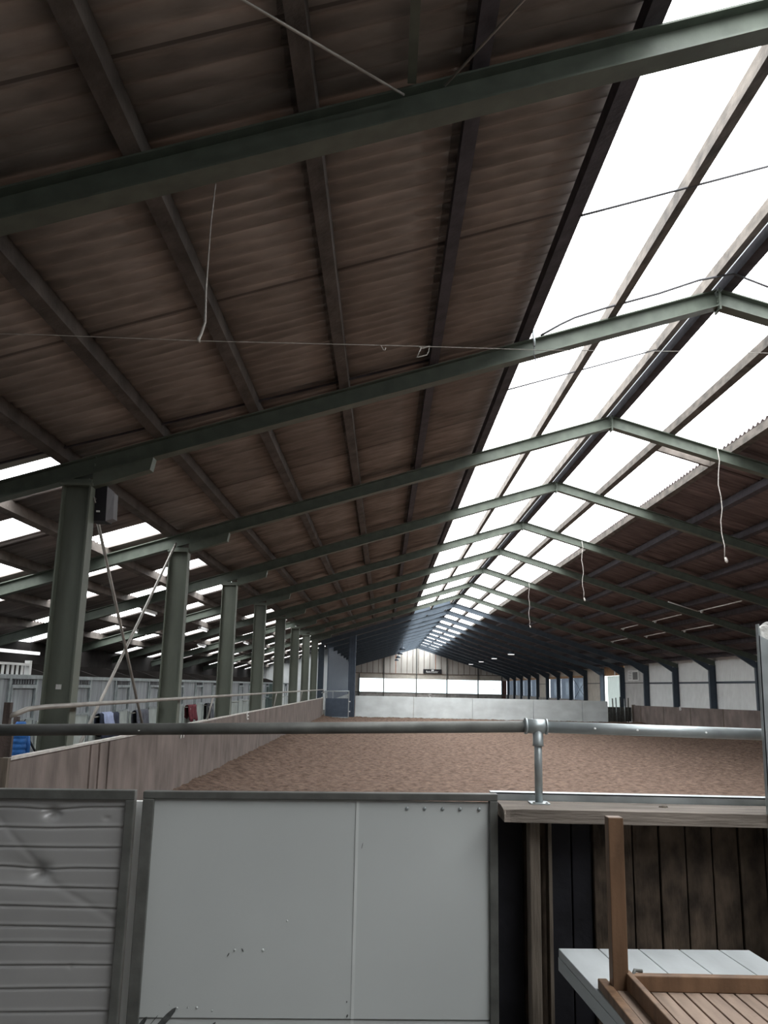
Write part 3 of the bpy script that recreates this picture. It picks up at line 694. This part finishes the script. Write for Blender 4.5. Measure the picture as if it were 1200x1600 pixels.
# ------------------------------------------------------------------ cross brace, speaker on the nearest columns
br = thing('cross_brace', (-3.69, 12.2, .3), 'pair of crossed steel rods between the two nearest green columns', 'brace')
MB().tube([(-3.66, 9.82, 4.40), (-3.66, 14.0, .42)], .022, 8).build('rod', M['rod'], br)
MB().tube([(-3.72, 14.6, 4.28), (-3.72, 9.85, .46)], .022, 8).build('rod', M['rod'], br)
sp = thing('loudspeaker', (-3.42, 9.9, 3.75), 'black box loudspeaker fixed high on the nearest green column', 'loudspeaker')
MB().prism([(-3.54, 9.76, 4.17), (-3.36, 9.76, 4.17), (-3.36, 9.80, 3.75), (-3.54, 9.80, 3.75)], (0, .24, 0)).build('cabinet', M['rubber'], sp, bevel=.006)
MB().prism([(-3.358, 9.76, 4.16), (-3.30, 9.85, 4.10), (-3.29, 9.86, 3.79), (-3.358, 9.80, 3.75)], (0, .15, 0)).build('side_panel', M['speaker_side'], sp)
MB().box(-3.47, -3.43, 9.77, 9.785, 3.85, 3.87).build('badge', M['white'], sp)
MB().tube([(-3.49, 9.8, 4.0), (-3.50, 9.72, 4.02), (-3.47, 9.72, 3.95)], .012, 6).build('bracket', M['rod'], sp)

# ------------------------------------------------------------------ rods, ropes, wires and tubes under the roof
def line(name, pts, r, m, label, cat, group=None, seg=6):
    return tag(MB().tube(pts, r, seg).build(name, m), label, cat, group)
line('brace_rod', [(-1.3, 3.05, zt(-1.3) - .03), (.05, 4.62, zt(.05) - .06)], .009, M['rod'], 'thin pale brace rod slanting up to the nearest roof beam from the stable side', 'brace', 'roof brace rods')
line('brace_rod', [(1.4, 3.2, zt(1.4) - .03), (.31, 4.63, zt(.31) - .06)], .009, M['rod'], 'thin brace rod slanting to the nearest roof beam from the rooflight side', 'brace', 'roof brace rods')
tag(MB().bar((.10, -1, zt(.1) + .02), (.10, 4.6, zt(.1) + .02), .055, .06).build('strut', M['green']), 'square steel strut meeting the nearest roof beam between two dark purlins', 'roof beam')
q = MB()
for i in range(6):
    a, b_ = i / 6, (i + 1) / 6
    xa, xb = -4.6 + 5.1 * a, -4.6 + 5.1 * b_
    q.bar((xa, 9.36 + .36 * a, zt(xa) + .11), (xb, 9.36 + .36 * b_, zt(xb) + .11), .03, .02)
tag(q.build('flat_bar', M['purlin_dark']), 'dark flat bar under the sheets just before the second roof beam', 'roof beam')
line('cable', [(1.83, 9.56, 6.12), (2.05, 9.45, 6.22), (2.21, 9.38, 6.28), (2.58, 9.3, 6.38), (3.19, 9.25, 6.55), (3.67, 9.2, 6.71), (4.08, 9.2, 6.80), (4.6, 9.3, 6.66), (5.2, 9.4, 6.45)], .014, M['wire'], 'grey cable arching over the second roof beam across the rooflights', 'cable')
line('wire', [(1.68, 6.87, zt(1.68) - .0), (3.95, 6.87, zt(3.95) + .01)], .011, M['wire'], 'thin wire across the near rooflight between first and second roof beams', 'wire', 'wires across the rooflight')
line('wire', [(1.67, 11.42, zt(1.67) + .0), (3.95, 11.45, zt(3.95) + .01)], .011, M['wire'], 'thin wire across the near rooflight between second and third roof beams', 'wire', 'wires across the rooflight')
line('hanging_rope', [(-1.142, 4.82, zt(-1.14) - DEP + .01), (-1.159, 4.84, 4.752), (-1.164, 4.85, 4.31), (-1.155, 4.85, 4.08), (-1.175, 4.85, 4.0), (-1.19, 4.85, 3.965), (-1.18, 4.85, 3.945)], [.004, .004, .006, .008, .009, .012, .006], M['rope'], 'frayed rope dangling from the nearest roof beam', 'rope', 'ropes hanging from the roof')

tw = thing('twine', (-1.177, 4.85, 3.95), 'pale twine strung level below the roof with two knotted loops', 'twine')
MB().tube([(-3.6, 4.85, 3.975), (-2.18, 4.85, 3.975), (-1.18, 4.85, 3.955), (-.05, 4.85, 3.95), (.22, 4.85, 3.948), (.95, 4.85, 3.94), (1.78, 4.85, 3.95), (2.6, 4.85, 3.95)], .0022, 6).build('strand', M['rope'], tw)
MB().tube([(.17, 4.85, 3.95), (.20, 4.85, 3.935), (.24, 4.85, 3.95), (.235, 4.85, 3.915), (.225, 4.85, 3.893), (.18, 4.85, 3.88), (.163, 4.85, 3.876), (.19, 4.85, 3.94)], .0035, 6).build('loop', M['rope'], tw)
MB().tube([(-.06, 4.85, 3.95), (-.045, 4.85, 3.92), (-.035, 4.85, 3.918), (-.03, 4.85, 3.935)], .003, 6).build('loop', M['rope'], tw)
for x, y, z0, z1, lb in ((5.98, 14.6, zt(6.05), 4.22, 'long pale rope hanging below the rooflight edge near the third roof beam'), (5.85, 24.6, zt(6.0), 4.53, 'thin rope hanging below the rooflight edge near the fifth roof beam'), (5.97, 34.6, zt(6.1), 4.43, 'thin rope hanging below the rooflight edge near the seventh roof beam')):
    r = .011 if y < 20 else .012
    pts = [(x - .02 + .025 * math.sin(i * 1.7), y, z0 + (z1 - z0) * i / 9) for i in range(10)]
    t = thing('hanging_rope', (x, y, z0), lb, 'rope', 'ropes hanging from the roof')
    MB().tube(pts, r * .75, 6).build('cord', M['rope'], t)
    MB().tube([(x + .0, y, z1 + .02), (x + .02, y, z1 - .05), (x + .03, y, z1 - .08)], [.018, .03, .012], 8).build('knot', M['rope'], t)
tl = thing('hanging_tube', (1.755, 9.58, 6.1), 'short grey tube hanging on wires at the second roof beam by the rooflight edge', 'tube')
MB().tube([(1.748, 9.58, 6.19), (1.755, 9.58, 5.99)], .017, 10).build('tube', M['galv'], tl)
MB().tube([(1.755, 9.58, 5.99), (1.75, 9.58, 5.87), (1.765, 9.57, 5.80), (1.77, 9.57, 5.77)], .006, 6).build('tail', M['wire'], tl)
MB().tube([(1.748, 9.58, 6.19), (1.80, 9.4, 6.2), (1.84, 9.1, 6.2), (1.75, 8.9, zt(1.75) + .05)], .004, 6).build('loop', M['rope'], tl)
for y, lb in ((15.62, 'short grey timber trimmer across the far rooflight just past the third roof beam'), (25.6, 'short grey timber trimmer across the far rooflight just past the fifth roof beam'), (35.6, 'short grey timber trimmer across the far rooflight just past the seventh roof beam')):
    tag(MB().prism([(P_RJ + .045, y, zt(P_RJ + .045) + .0), (P_RK - .045, y, zt(P_RK - .045) + .0), (P_RK - .045, y, zt(P_RK - .045) + SH), (P_RJ + .045, y, zt(P_RJ + .045) + SH)], (0, .08, 0)).build('trimmer', M['purlin']), lb, 'roof beam', 'timber trimmers in the rooflight')
# conduits with small lamps on the dark far slope
CD = [((9.97, 29.5), (11.0, 29.5), 'thin pale conduit running down the sixth roof beam'), ((11.0, 29.5), (11.0, 25.8), 'thin pale conduit with a bulb between fifth and sixth roof beams'),
      ((10.95, 34.4), (10.95, 31.0), 'upper pale conduit with a bulb between sixth and seventh roof beams'), ((12.12, 34.4), (12.12, 31.0), 'lower pale conduit with a bulb between sixth and seventh roof beams'),
      ((12.0, 39.0), (12.0, 36.0), 'lower pale conduit between seventh and eighth roof beams'), ((10.95, 39.0), (10.95, 36.4), 'upper pale conduit between seventh and eighth roof beams'), ((11.9, 44.4), (11.9, 41.4), 'pale conduit between eighth and ninth roof beams')]
for (xa, ya), (xb, yb), lb in CD:
    dz = -.02 if ya != yb else -.02 - (DEP if False else 0)
    t = thing('conduit', (xa, ya, zt(xa)), lb, 'conduit', 'conduits under the dark far slope')
    MB().tube([(xa, ya, zt(xa) + dz), (xb, yb, zt(xb) + dz)], .018, 6).build('pipe', M['white'], t)
    if ya != yb: MB().dome((xa, ya - .35, zt(xa) - .03), .06, (0, 0, -1), 10, 4, 1.4).build('bulb', M['lamp_body'], t)
# pendant lamps in the newer half of the hall
for i, (x, y, z) in enumerate(((9.7, 64.7, 4.46), (9.7, 74.7, 4.46), (9.7, 84.7, 4.46), (9.7, 94.7, 4.46), (1.5, 69.7, 4.85), (1.5, 79.7, 4.85), (1.5, 89.7, 4.85), (1.5, 99.7, 4.85))):
    t = thing('pendant_lamp', (x, y, z), ['nearest', 'second', 'third', 'farthest'][i % 4] + (' round pendant lamp on the panelled wall side of the far hall' if i < 4 else ' round pendant lamp on the navy cladding side of the far hall'), 'lamp', 'pendant lamps in the far hall')
    MB().tube([(x, y, z + .02), (x, y, z + .1), (x, y, z + .22)], [.27, .22, .06], 14).build('shade', M['navy'], t)
    MB().tube([(x, y, z - .03), (x, y, z + .015)], .24, 14).build('diffuser', M['lamp_on'] if i < 4 else M['navy'], t)
    MB().tube([(x, y, z + .2), (x, y, zt(x) - DEP + .03)], .02, 6).build('rod', M['wire'], t)
# strip lights under the purlins of the stable aisle
for i, (x, y, L) in enumerate(((-6.15, 21.3, 1.2), (-7.25, 24.5, 1.2), (-6.15, 28.0, 1.2), (-7.25, 33.0, 1.2), (-6.15, 37.0, 1.2), (-5.05, 41.5, 1.2), (-6.15, 46.5, 1.2))):
    t = thing('strip_light', (x, y, zt(x)), NTH[i + 1] + ' strip light under the aisle roof counted from the viewer', 'lamp', 'strip lights in the stable aisle')
    MB().box(x - .05, x + .05, y, y + L, zt(x) - .075, zt(x) - .005).build('housing', M['lamp_body'], t)
    MB().tube([(x, y + .04, zt(x) - .1), (x, y + L - .04, zt(x) - .1)], .02, 8).build('tube', M['lamp_on'], t)

# ------------------------------------------------------------------ foreground: gates, rail, timber wall
class Frame2:
    """local frame for one gate: u along it, w towards the viewer, z up"""
    def __init__(self, a, b): self.a = Vector((*a, 0)); self.u = (Vector((*b, 0)) - self.a).normalized(); self.n = Vector((self.u.y, -self.u.x, 0)); self.L = (Vector((*b, 0)) - self.a).length
    def p(self, u, w, z): q = self.a + self.u * u + self.n * w; return (q.x, q.y, z)
    def box(self, mb, u0, u1, w0, w1, z0, z1, z0b=None, z1b=None):
        z0b = z0 if z0b is None else z0b; z1b = z1 if z1b is None else z1b
        vs = [self.p(u0, w0, z0), self.p(u1, w0, z0b), self.p(u1, w0, z1b), self.p(u0, w0, z1), self.p(u0, w1, z0), self.p(u1, w1, z0b), self.p(u1, w1, z1b), self.p(u0, w1, z1)]
        return mb.add(vs, [(0, 1, 2, 3), (7, 6, 5, 4), (3, 2, 6, 7), (0, 3, 7, 4), (1, 5, 6, 2), (0, 4, 5, 1)])
# grey sheeted gate
G1 = Frame2((-2.35, 3.50), (-.995, 3.56)); L1 = G1.L
g = thing('sheeted_gate', (-1.6, 3.53, .2), 'grey gate clad in dented horizontal ribbed sheet, galvanised frame', 'gate')
def ztop1(u): return 1.449 + .006 * (u / L1)
fr = MB()
G1.box(fr, 0, L1, -.02, .02, ztop1(0) - .035, ztop1(L1) - .035, None, None) if False else None
G1.box(fr, 0, L1, -.022, .022, 1.412, 1.449, 1.418, 1.455)
G1.box(fr, L1 - .036, L1, -.022, .022, .30, 1.418)
G1.box(fr, 0, .04, -.022, .022, .30, 1.412)
G1.box(fr, .04, L1 - .036, -.022, .022, .30, .34)
fr.build('frame', M['galv_dull'], g, bevel=.003)
# ribbed sheet with real dents
def sheet_gate():
    nu, nz = 200, 520
    u0, u1, z0, z1 = .035, L1 - .03, .33, 1.42
    ribs = [1.385, 1.311, 1.237, 1.161, 1.085, 1.009, .934, .874, .795, .716, .637, .558, .479, .40]
    dents = [(L1 - .33, 1.362, .03, .026), (L1 - .355, 1.135, .036, .032), (L1 - .42, 1.14, .08, .014), (L1 - .20, .795, .012, .004), (L1 - .38, .545, .034, .024), (L1 - .11, 1.345, .012, .004), (L1 - .52, 1.33, .05, .004)]
    vs = []
    for j in range(nz + 1):
        z = z0 + (z1 - z0) * j / nz
        for i in range(nu + 1):
            u = u0 + (u1 - u0) * i / nu
            w = .004
            for r in ribs:
                d = z - r + .006 * math.sin(u * 3 + r * 9) + sum(.010 * math.exp(-((u - du) / .09) ** 2) * math.exp(-((r - dz - .01) / .05) ** 2) for du, dz, _, _ in dents[:2])
                if abs(d) < .02: w -= .0055 * math.exp(-(d / (.0024 if d > 0 else .0065)) ** 2)
                if -.004 < d < .02: w += .002 * math.exp(-((d - .008) / .006) ** 2)
            for du, dz, rr, dp in dents:
                q = ((u - du) / rr) ** 2 + ((z - dz) / (rr * .8)) ** 2
                if q < 9: w -= dp * math.exp(-q)
            # long creases fanning from the dents
            for (ua, za, ub, zb, dp) in ((L1 - .60, 1.40, L1 - .36, 1.16, .003), (L1 - .30, 1.10, L1 - .04, .96, .003), (L1 - .50, .62, L1 - .28, .40, .003)):
                t = max(0, min(1, ((u - ua) * (ub - ua) + (z - za) * (zb - za)) / ((ub - ua) ** 2 + (zb - za) ** 2)))
                dd = math.hypot(u - ua - t * (ub - ua), z - za - t * (zb - za)); w -= dp * math.exp(-(dd / .014) ** 2)
            w += .0015 * noise.noise((u * 5, z * 7, 3))
            vs.append(G1.p(u, w, z))
    fs = [(j * (nu + 1) + i, j * (nu + 1) + i + 1, (j + 1) * (nu + 1) + i + 1, (j + 1) * (nu + 1) + i) for j in range(nz) for i in range(nu)]
    return MB().add(vs, fs, True)
sheet_gate().build('ribbed_sheet', M['gate_grey'], g)
# white sheeted gate
G2 = Frame2((-.962, 3.562), (.478, 3.62)); L2 = G2.L
g = thing('sheeted_gate', (-.25, 3.59, .2), 'white flat sheeted gate in a grey steel frame with a row of bolts', 'gate')
fr = MB()
G2.box(fr, 0, L2, -.022, .022, 1.425, 1.453, 1.437, 1.465)
G2.box(fr, 0, .046, -.022, .022, .30, 1.425)
G2.box(fr, L2 - .034, L2, -.022, .022, .30, 1.437)
G2.box(fr, .046, L2 - .034, -.022, .022, .30, .34)
fr.build('frame', M['galv_dull'], g, bevel=.003)
pn = MB()
nu, nz = 150, 110; vs = []
for j in range(nz + 1):
    z = .33 + (1.432 - .33) * j / nz
    for i in range(nu + 1):
        u = .04 + (L2 - .07) * i / nu
        w = .006 + .0012 * noise.noise((u * 2.2, z * 2.0, 1)) + .0006 * noise.noise((u * 9, z * 7, 1))
        e = (u - L2 * .94) / .10; w += -.006 * math.exp(-e * e) * math.exp(-((z - 1.22) / .16) ** 2)
        vs.append(G2.p(u, w, z))
pn.add(vs, [(j * (nu + 1) + i, j * (nu + 1) + i + 1, (j + 1) * (nu + 1) + i + 1, (j + 1) * (nu + 1) + i) for j in range(nz) for i in range(nu)], True)
sh = pn.build('sheet', M['gate_white'], g)
us = L2 * .602
MBs = MB(); G2.box(MBs, us - .006, us + .006, .004, .0085, .56, 1.43); MBs.build('joint_strip', M['dent'], sh)
js = MB(); G2.box(js, .045, L2 - .034, .004, .009, .616, .619); js.build('lower_joint', M['galv_dull'], sh)
for u in (1.07, 1.142, 1.216, 1.288, 1.366):
    p = G2.p(u, .008, 1.402 + .002 * (u - 1.07)); MB().dome(p, .0075, G2.n, 8, 3, .6).build('bolt', M['galv'], sh)
for (u, z, ang, ln, wd) in ((.142, .607, 48, .105, .024), (.055, .592, 55, .06, .018), (.105, .612, 50, .035, .003), (.195, .572, 30, .03, .016), (.335, .60, 40, .012, .006), (.375, .845, 62, .013, .004), (.43, .862, -60, .013, .004), (.845, .68, 90, .006, .004), (.848, .63, 70, .01, .006), (.89, 1.255, 78, .02, .002)):
    a = math.radians(ang); ca, sa = math.cos(a), math.sin(a); pts = []
    for k in range(10):
        t = 2 * PI * k / 10; lx = math.cos(t) * ln / 1.6; lz = math.sin(t) * wd / 2
        pts.append(G2.p(u + lx * ca - lz * sa, .0098 - .003 * 0, z + lx * sa + lz * ca))
    MB().prism(pts, G2.n * .0006).build('scuff', M['scuff'], sh)
for (u, z, r) in ((.19, .653, .004), (.23, .655, .003), (.265, .655, .005), (.40, .862, .005), (.51, .862, .006), (.16, .665, .0025), (.325, .645, .004), (.60, .97, .004), (.345, .60, .003)):
    MB().dome(G2.p(u, .0085, z), r, G2.n, 8, 2, .4).build('chip', M['dent'], sh)
# gap post between the gates
tag(MB().box(-1.04, -.965, 3.64, 3.68, .2, 1.40).build('gate_post', M['white']), 'narrow bright steel post showing in the slit between grey and white gates', 'post')

# timber wall beside the white gate
tw = thing('plank_wall', (1.0, 3.68, .2), 'dark brown vertical plank wall under the weathered beam behind the table', 'wall')
bx = [.505, .60]; x = .905
def plank(x0, x1, m, y=3.68, zt_=1.405): return MB().box(x0 + .003, x1 - .003, y, y + .03, .2, zt_).build('plank', m, tw, bevel=.003)
plank(.49, .60, M['plank_black'], 3.72); plank(.60, .705, M['plank'], 3.73)
plank(.705, .80, M['plank_black'], 3.71); plank(.80, .885, M['plank_black'], 3.712)
edges = [.885, .99, 1.052, 1.162, 1.272, 1.383, 1.493, 1.60, 1.70]
for i, (a, b_) in enumerate(zip(edges, edges[1:])): plank(a, b_, M['plank'], 3.69 + .004 * (i % 3))
MB().box(.45, 1.6, 3.80, 3.83, .2, 1.40).build('backing_board', M['dark_wood'], tw)
tag(MB().box(.608, .650, 3.60, 3.69, .2, 1.372).build('upright_post', M['timber_v'], bevel=.004), 'grey brown upright post under the weathered beam beside the white gate', 'post')
tag(MB().box(.688, .703, 3.63, 3.70, .2, 1.372).build('upright_batten', M['timber_v'], bevel=.002), 'thin upright batten between the grey post and the black boards', 'batten')
bm_ = MB()
n = 24; pr_ = []
# sleeper-like beam with a broken, rounded end
for i in range(n + 1):
    x = .492 + (1.75 - .492) * (i / n) ** 1.6
    k = max(0, 1 - (x - .492) / .07)
    wv = .002 * math.sin(x * 23)
    pr_.append([(x, 3.5 + .004 * k + wv, 1.371), (x, 3.5 + .008 * k * (1 + math.sin(i)) + wv, 1.40), (x, 3.5 + .03 * k * k + wv, 1.421 - .006 * k), (x, 3.60, 1.423), (x, 3.765, 1.421), (x, 3.765, 1.372)])
vs = [p for r in pr_ for p in r]; m6 = 6
bm_.add(vs, [(i * m6 + j, i * m6 + (j + 1) % m6, (i + 1) * m6 + (j + 1) % m6, (i + 1) * m6 + j) for i in range(n) for j in range(m6)] + [tuple(range(m6))[::-1], tuple(n * m6 + j for j in range(m6))])
tag(bm_.build('timber_beam', M['timber']), 'thick weathered timber beam capping the plank wall, broken at its end', 'beam')
ch = MB().box(.472, 1.7, 3.775, 3.78, 1.410, 1.452).box(.472, 1.7, 3.775, 3.835, 1.447, 1.4525)
tag(ch.build('steel_angle', M['galv']), 'galvanised steel angle along the back of the weathered beam', 'steel angle')
q = MB()
for (dx, dy, r) in ((0, 0, .011), (.013, .004, .008), (-.012, .003, .007), (.004, -.01, .006)): q.dome((1.17 + dx, 3.64 + dy, 1.422), r, (0, 0, 1), 8, 3, .8)
tag(q.build('dirt_clod', M['dirt']), 'small clod of dried dirt lying on the weathered beam', 'dirt')
# front pipe rail
YR = 3.68
fr_ = thing('front_rail', (.66, YR, 1.42), 'grey galvanised pipe rail crossing in front of the sand arena', 'rail')
MB().tube([(-1.75, YR - .06, 1.671), (.60, YR, 1.733)], .0245, 14).build('pipe', M['galv_dull'], fr_)
MB().tube([(.60, YR, 1.735), (1.64, YR, 1.7215)], .0245, 14).build('pipe', M['galv'], fr_)
MB().tube([(.662, YR, 1.425), (.662, YR, 1.72)], .0165, 12).build('post', M['galv'], fr_)
ft = MB().tube([(.612, YR, 1.736), (.70, YR, 1.735)], .030, 14).tube([(.606, YR, 1.736), (.616, YR, 1.736)], .034, 14).tube([(.694, YR, 1.735), (.702, YR, 1.735)], .033, 14)
ft.tube([(.662, YR - .002, 1.655), (.662, YR - .002, 1.665), (.662, YR - .001, 1.72)], [.0235, .022, .022], 14); ft.build('tee_fitting', M['galv'], fr_)
fp = MB().box(.622, .702, YR - .045, YR + .04, 1.4225, 1.4275); fp.build('foot_plate', M['galv'], fr_)
for x, y in ((.635, YR - .033), (.689, YR - .033)): MB().dome((x, y, 1.4275), .006, (0, 0, 1), 6, 2, .7).build('bolt', M['galv_dull'], fr_)
for x, z in ((-1.02, 1.70), (.90, 1.745), (1.08, 1.742), (1.37, 1.738)): MB().dome((x, YR - .024 - (.04 if x < 0 else 0), z - .012), .006, (0, -1, .4), 6, 2, .2).build('paint_splash', M['white'], fr_)
# galvanised corner post and concrete pier
po = thing('corner_post', (1.56, 3.5, .2), 'galvanised corner post with white plaster stuck at its torn top', 'post')
MB().add([(1.526, 3.49, .2), (1.59, 3.49, .2), (1.606, 3.49, 2.10), (1.546, 3.49, 2.13), (1.526, 3.495, .2), (1.59, 3.495, .2), (1.606, 3.495, 2.10), (1.546, 3.495, 2.13)], [(0, 1, 2, 3), (7, 6, 5, 4), (3, 2, 6, 7), (0, 3, 7, 4), (1, 5, 6, 2), (0, 4, 5, 1)]).add([(1.526, 3.49, .2), (1.531, 3.49, .2), (1.553, 3.49, 2.175), (1.548, 3.49, 2.175), (1.526, 3.515, .2), (1.531, 3.515, .2), (1.553, 3.515, 2.175), (1.548, 3.515, 2.175)], [(0, 1, 2, 3), (7, 6, 5, 4), (3, 2, 6, 7), (0, 3, 7, 4), (1, 5, 6, 2), (0, 4, 5, 1)]).build('channel', M['galv'], po)
MB().prism([(1.556, 3.497, 2.05), (1.596, 3.497, 2.07), (1.602, 3.497, 2.165), (1.584, 3.497, 2.175), (1.566, 3.497, 2.168), (1.556, 3.497, 2.160)], (0, .03, 0)).build('plaster', M['plaster'], po, bevel=.004)
cp = thing('concrete_pier', (1.75, 3.65, .2), 'grey concrete pier behind the galvanised corner post at the picture edge', 'pier')
MB().prism([(1.612, 3.56, .2), (1.95, 3.56, .2), (1.95, 3.56, 2.2), (1.635, 3.56, 2.195), (1.612, 3.56, 2.18)], (0, .06, 0)).build('block', M['concrete'], cp, bevel=.008)
q = MB()
for z in (1.42, 1.62, 1.82, 1.93, 2.06): q.box(1.613, 1.95, 3.557, 3.561, z, z + .004)
q.build('joint', M['wire'], cp)

# ------------------------------------------------------------------ white table and upturned slatted table
TZ = .95
def tp(u, v):  # table axes: u along the back edge, v towards the viewer
    return (.669 + u * .999 + v * .075, 3.372 + u * .045 - v * .997)
wt = thing('white_table', (1.05, 2.6, .2), 'white painted plank table standing against the dark plank wall', 'table')
LW = .725; LV = 1.9
nb = 5; ws = [.152, .152, .152, .152, .117]
u = 0
for i, w in enumerate(ws):
    a, b_ = u + .0015, u + w - .0015
    MB().prism([(*tp(a, 0), TZ - .03), (*tp(b_, 0), TZ - .03), (*tp(b_, LV), TZ - .03), (*tp(a, LV), TZ - .03)], (0, 0, .03)).build('top_plank', M['white_wood'], wt, bevel=.0025); u += w
ap = MB()
for (a, b_, c_, d_) in ((0, .03, 0, LV), (LW - .03, LW, 0, LV), (.03, LW - .03, 0, .03), (.03, LW - .03, LV - .03, LV)):
    ap.prism([(*tp(a, c_), TZ - .075), (*tp(b_, c_), TZ - .075), (*tp(b_, d_), TZ - .075), (*tp(a, d_), TZ - .075)], (0, 0, .045))
ap.build('apron', M['white_wood'], wt)
for a, c_ in ((.30, .06), (LW - .13, .06), (.30, LV - .13), (LW - .13, LV - .13)):
    MB().prism([(*tp(a, c_), .2), (*tp(a + .07, c_), .2), (*tp(a + .07, c_ + .07), .2), (*tp(a, c_ + .07), .2)], (0, 0, TZ - .275)).build('leg', M['white_wood'], wt)
ut = thing('slatted_table', (1.05, 2.2, TZ), 'brown slatted wooden table lying upside down on the white table', 'table')
def sp_(u, v): return (.712 + u * .998 + v * .02, 2.955 + u * .008 - v)
UW, UV = .72, 1.62
def ub(a, b_, c_, d_, z0, z1, mb=None):
    mb = mb or MB(); return mb.prism([(*sp_(a, c_), z0), (*sp_(b_, c_), z0), (*sp_(b_, d_), z0), (*sp_(a, d_), z0)], (0, 0, z1 - z0))
ed = ub(0, .03, 0, UV, TZ, TZ + .03); ub(UW - .03, UW, 0, UV, TZ, TZ + .03, ed); ed.build('edge_board', M['teak'], ut, bevel=.003)
eb = ub(.03, UW - .03, 0.0, .045, TZ, TZ + .022); ub(.03, UW - .03, UV - .045, UV, TZ, TZ + .022, eb); eb.build('end_board', M['teak'], ut, bevel=.002)
x = .04
while x < UW - .07:
    ub(x, x + .047, .045, UV - .045, TZ + .001, TZ + .018).build('slat', M['teak_pale'], ut, bevel=.002); x += .053
ub(.085, UW - .085, .055, .085, TZ + .018, TZ + .066).build('apron_rail', M['teak'], ut, bevel=.004)
ub(.085, UW - .085, UV - .1, UV - .07, TZ + .018, TZ + .066).build('apron_rail', M['teak'], ut, bevel=.004)
ub(.072, .092, .045, UV - .05, TZ + .018, TZ + .07).build('apron_rail', M['teak'], ut, bevel=.003)
ub(UW - .09, UW - .07, .045, UV - .05, TZ + .018, TZ + .07).build('apron_rail', M['teak'], ut, bevel=.003)
for a, c_ in ((.03, .03), (UW - .082, .03), (.03, UV - .08), (UW - .082, UV - .08)):
    ub(a, a + .05, c_, c_ + .045, TZ + .0, TZ + .535).build('leg', M['teak'], ut, bevel=.003)
MB().tube([(*sp_(.09, .075), TZ + .055), (*sp_(.105, .055), TZ + .072), (*sp_(.13, .05), TZ + .068)], .006, 8).dome((*sp_(.095, .088), TZ + .055), .007, (0, -1, .3), 8, 3).build('corner_bolt', M['galv_dull'], ut)

# ------------------------------------------------------------------ daylight
W = bpy.data.worlds.new('overcast'); S.world = W; W.use_nodes = True
bg = W.node_tree.nodes['Background']; bg.inputs[0].default_value = (.93, .97, 1.0, 1); bg.inputs[1].default_value = 2.6

# ------------------------------------------------------------------ camera
cam = bpy.data.cameras.new('camera'); co = bpy.data.objects.new('camera', cam); COL.objects.link(co); S.camera = co
cam.sensor_fit = 'HORIZONTAL'; cam.sensor_width = 36; cam.lens = 36 * 1306.81 / 1200; cam.clip_start = .05; cam.clip_end = 500
pit, rol, yaw = .20510, .02160, -.00370
cp_, sp2 = math.cos(pit), math.sin(pit); cr, sr = math.cos(rol), math.sin(rol); cy, sy = math.cos(yaw), math.sin(yaw)
F = Vector((sy * cp_, cy * cp_, sp2)); R0 = Vector((cy, -sy, 0)); U0 = R0.cross(F)
R = R0 * cr + U0 * sr; U = -R0 * sr + U0 * cr
mt = Matrix((R, U, -F)).transposed().to_4x4(); mt.translation = Vector((0, 0, 1.89)); co.matrix_world = mt
vs_ = S.view_settings; vs_.view_transform = 'Standard'; vs_.look = 'None'; vs_.exposure = 0.25; vs_.gamma = 1.0
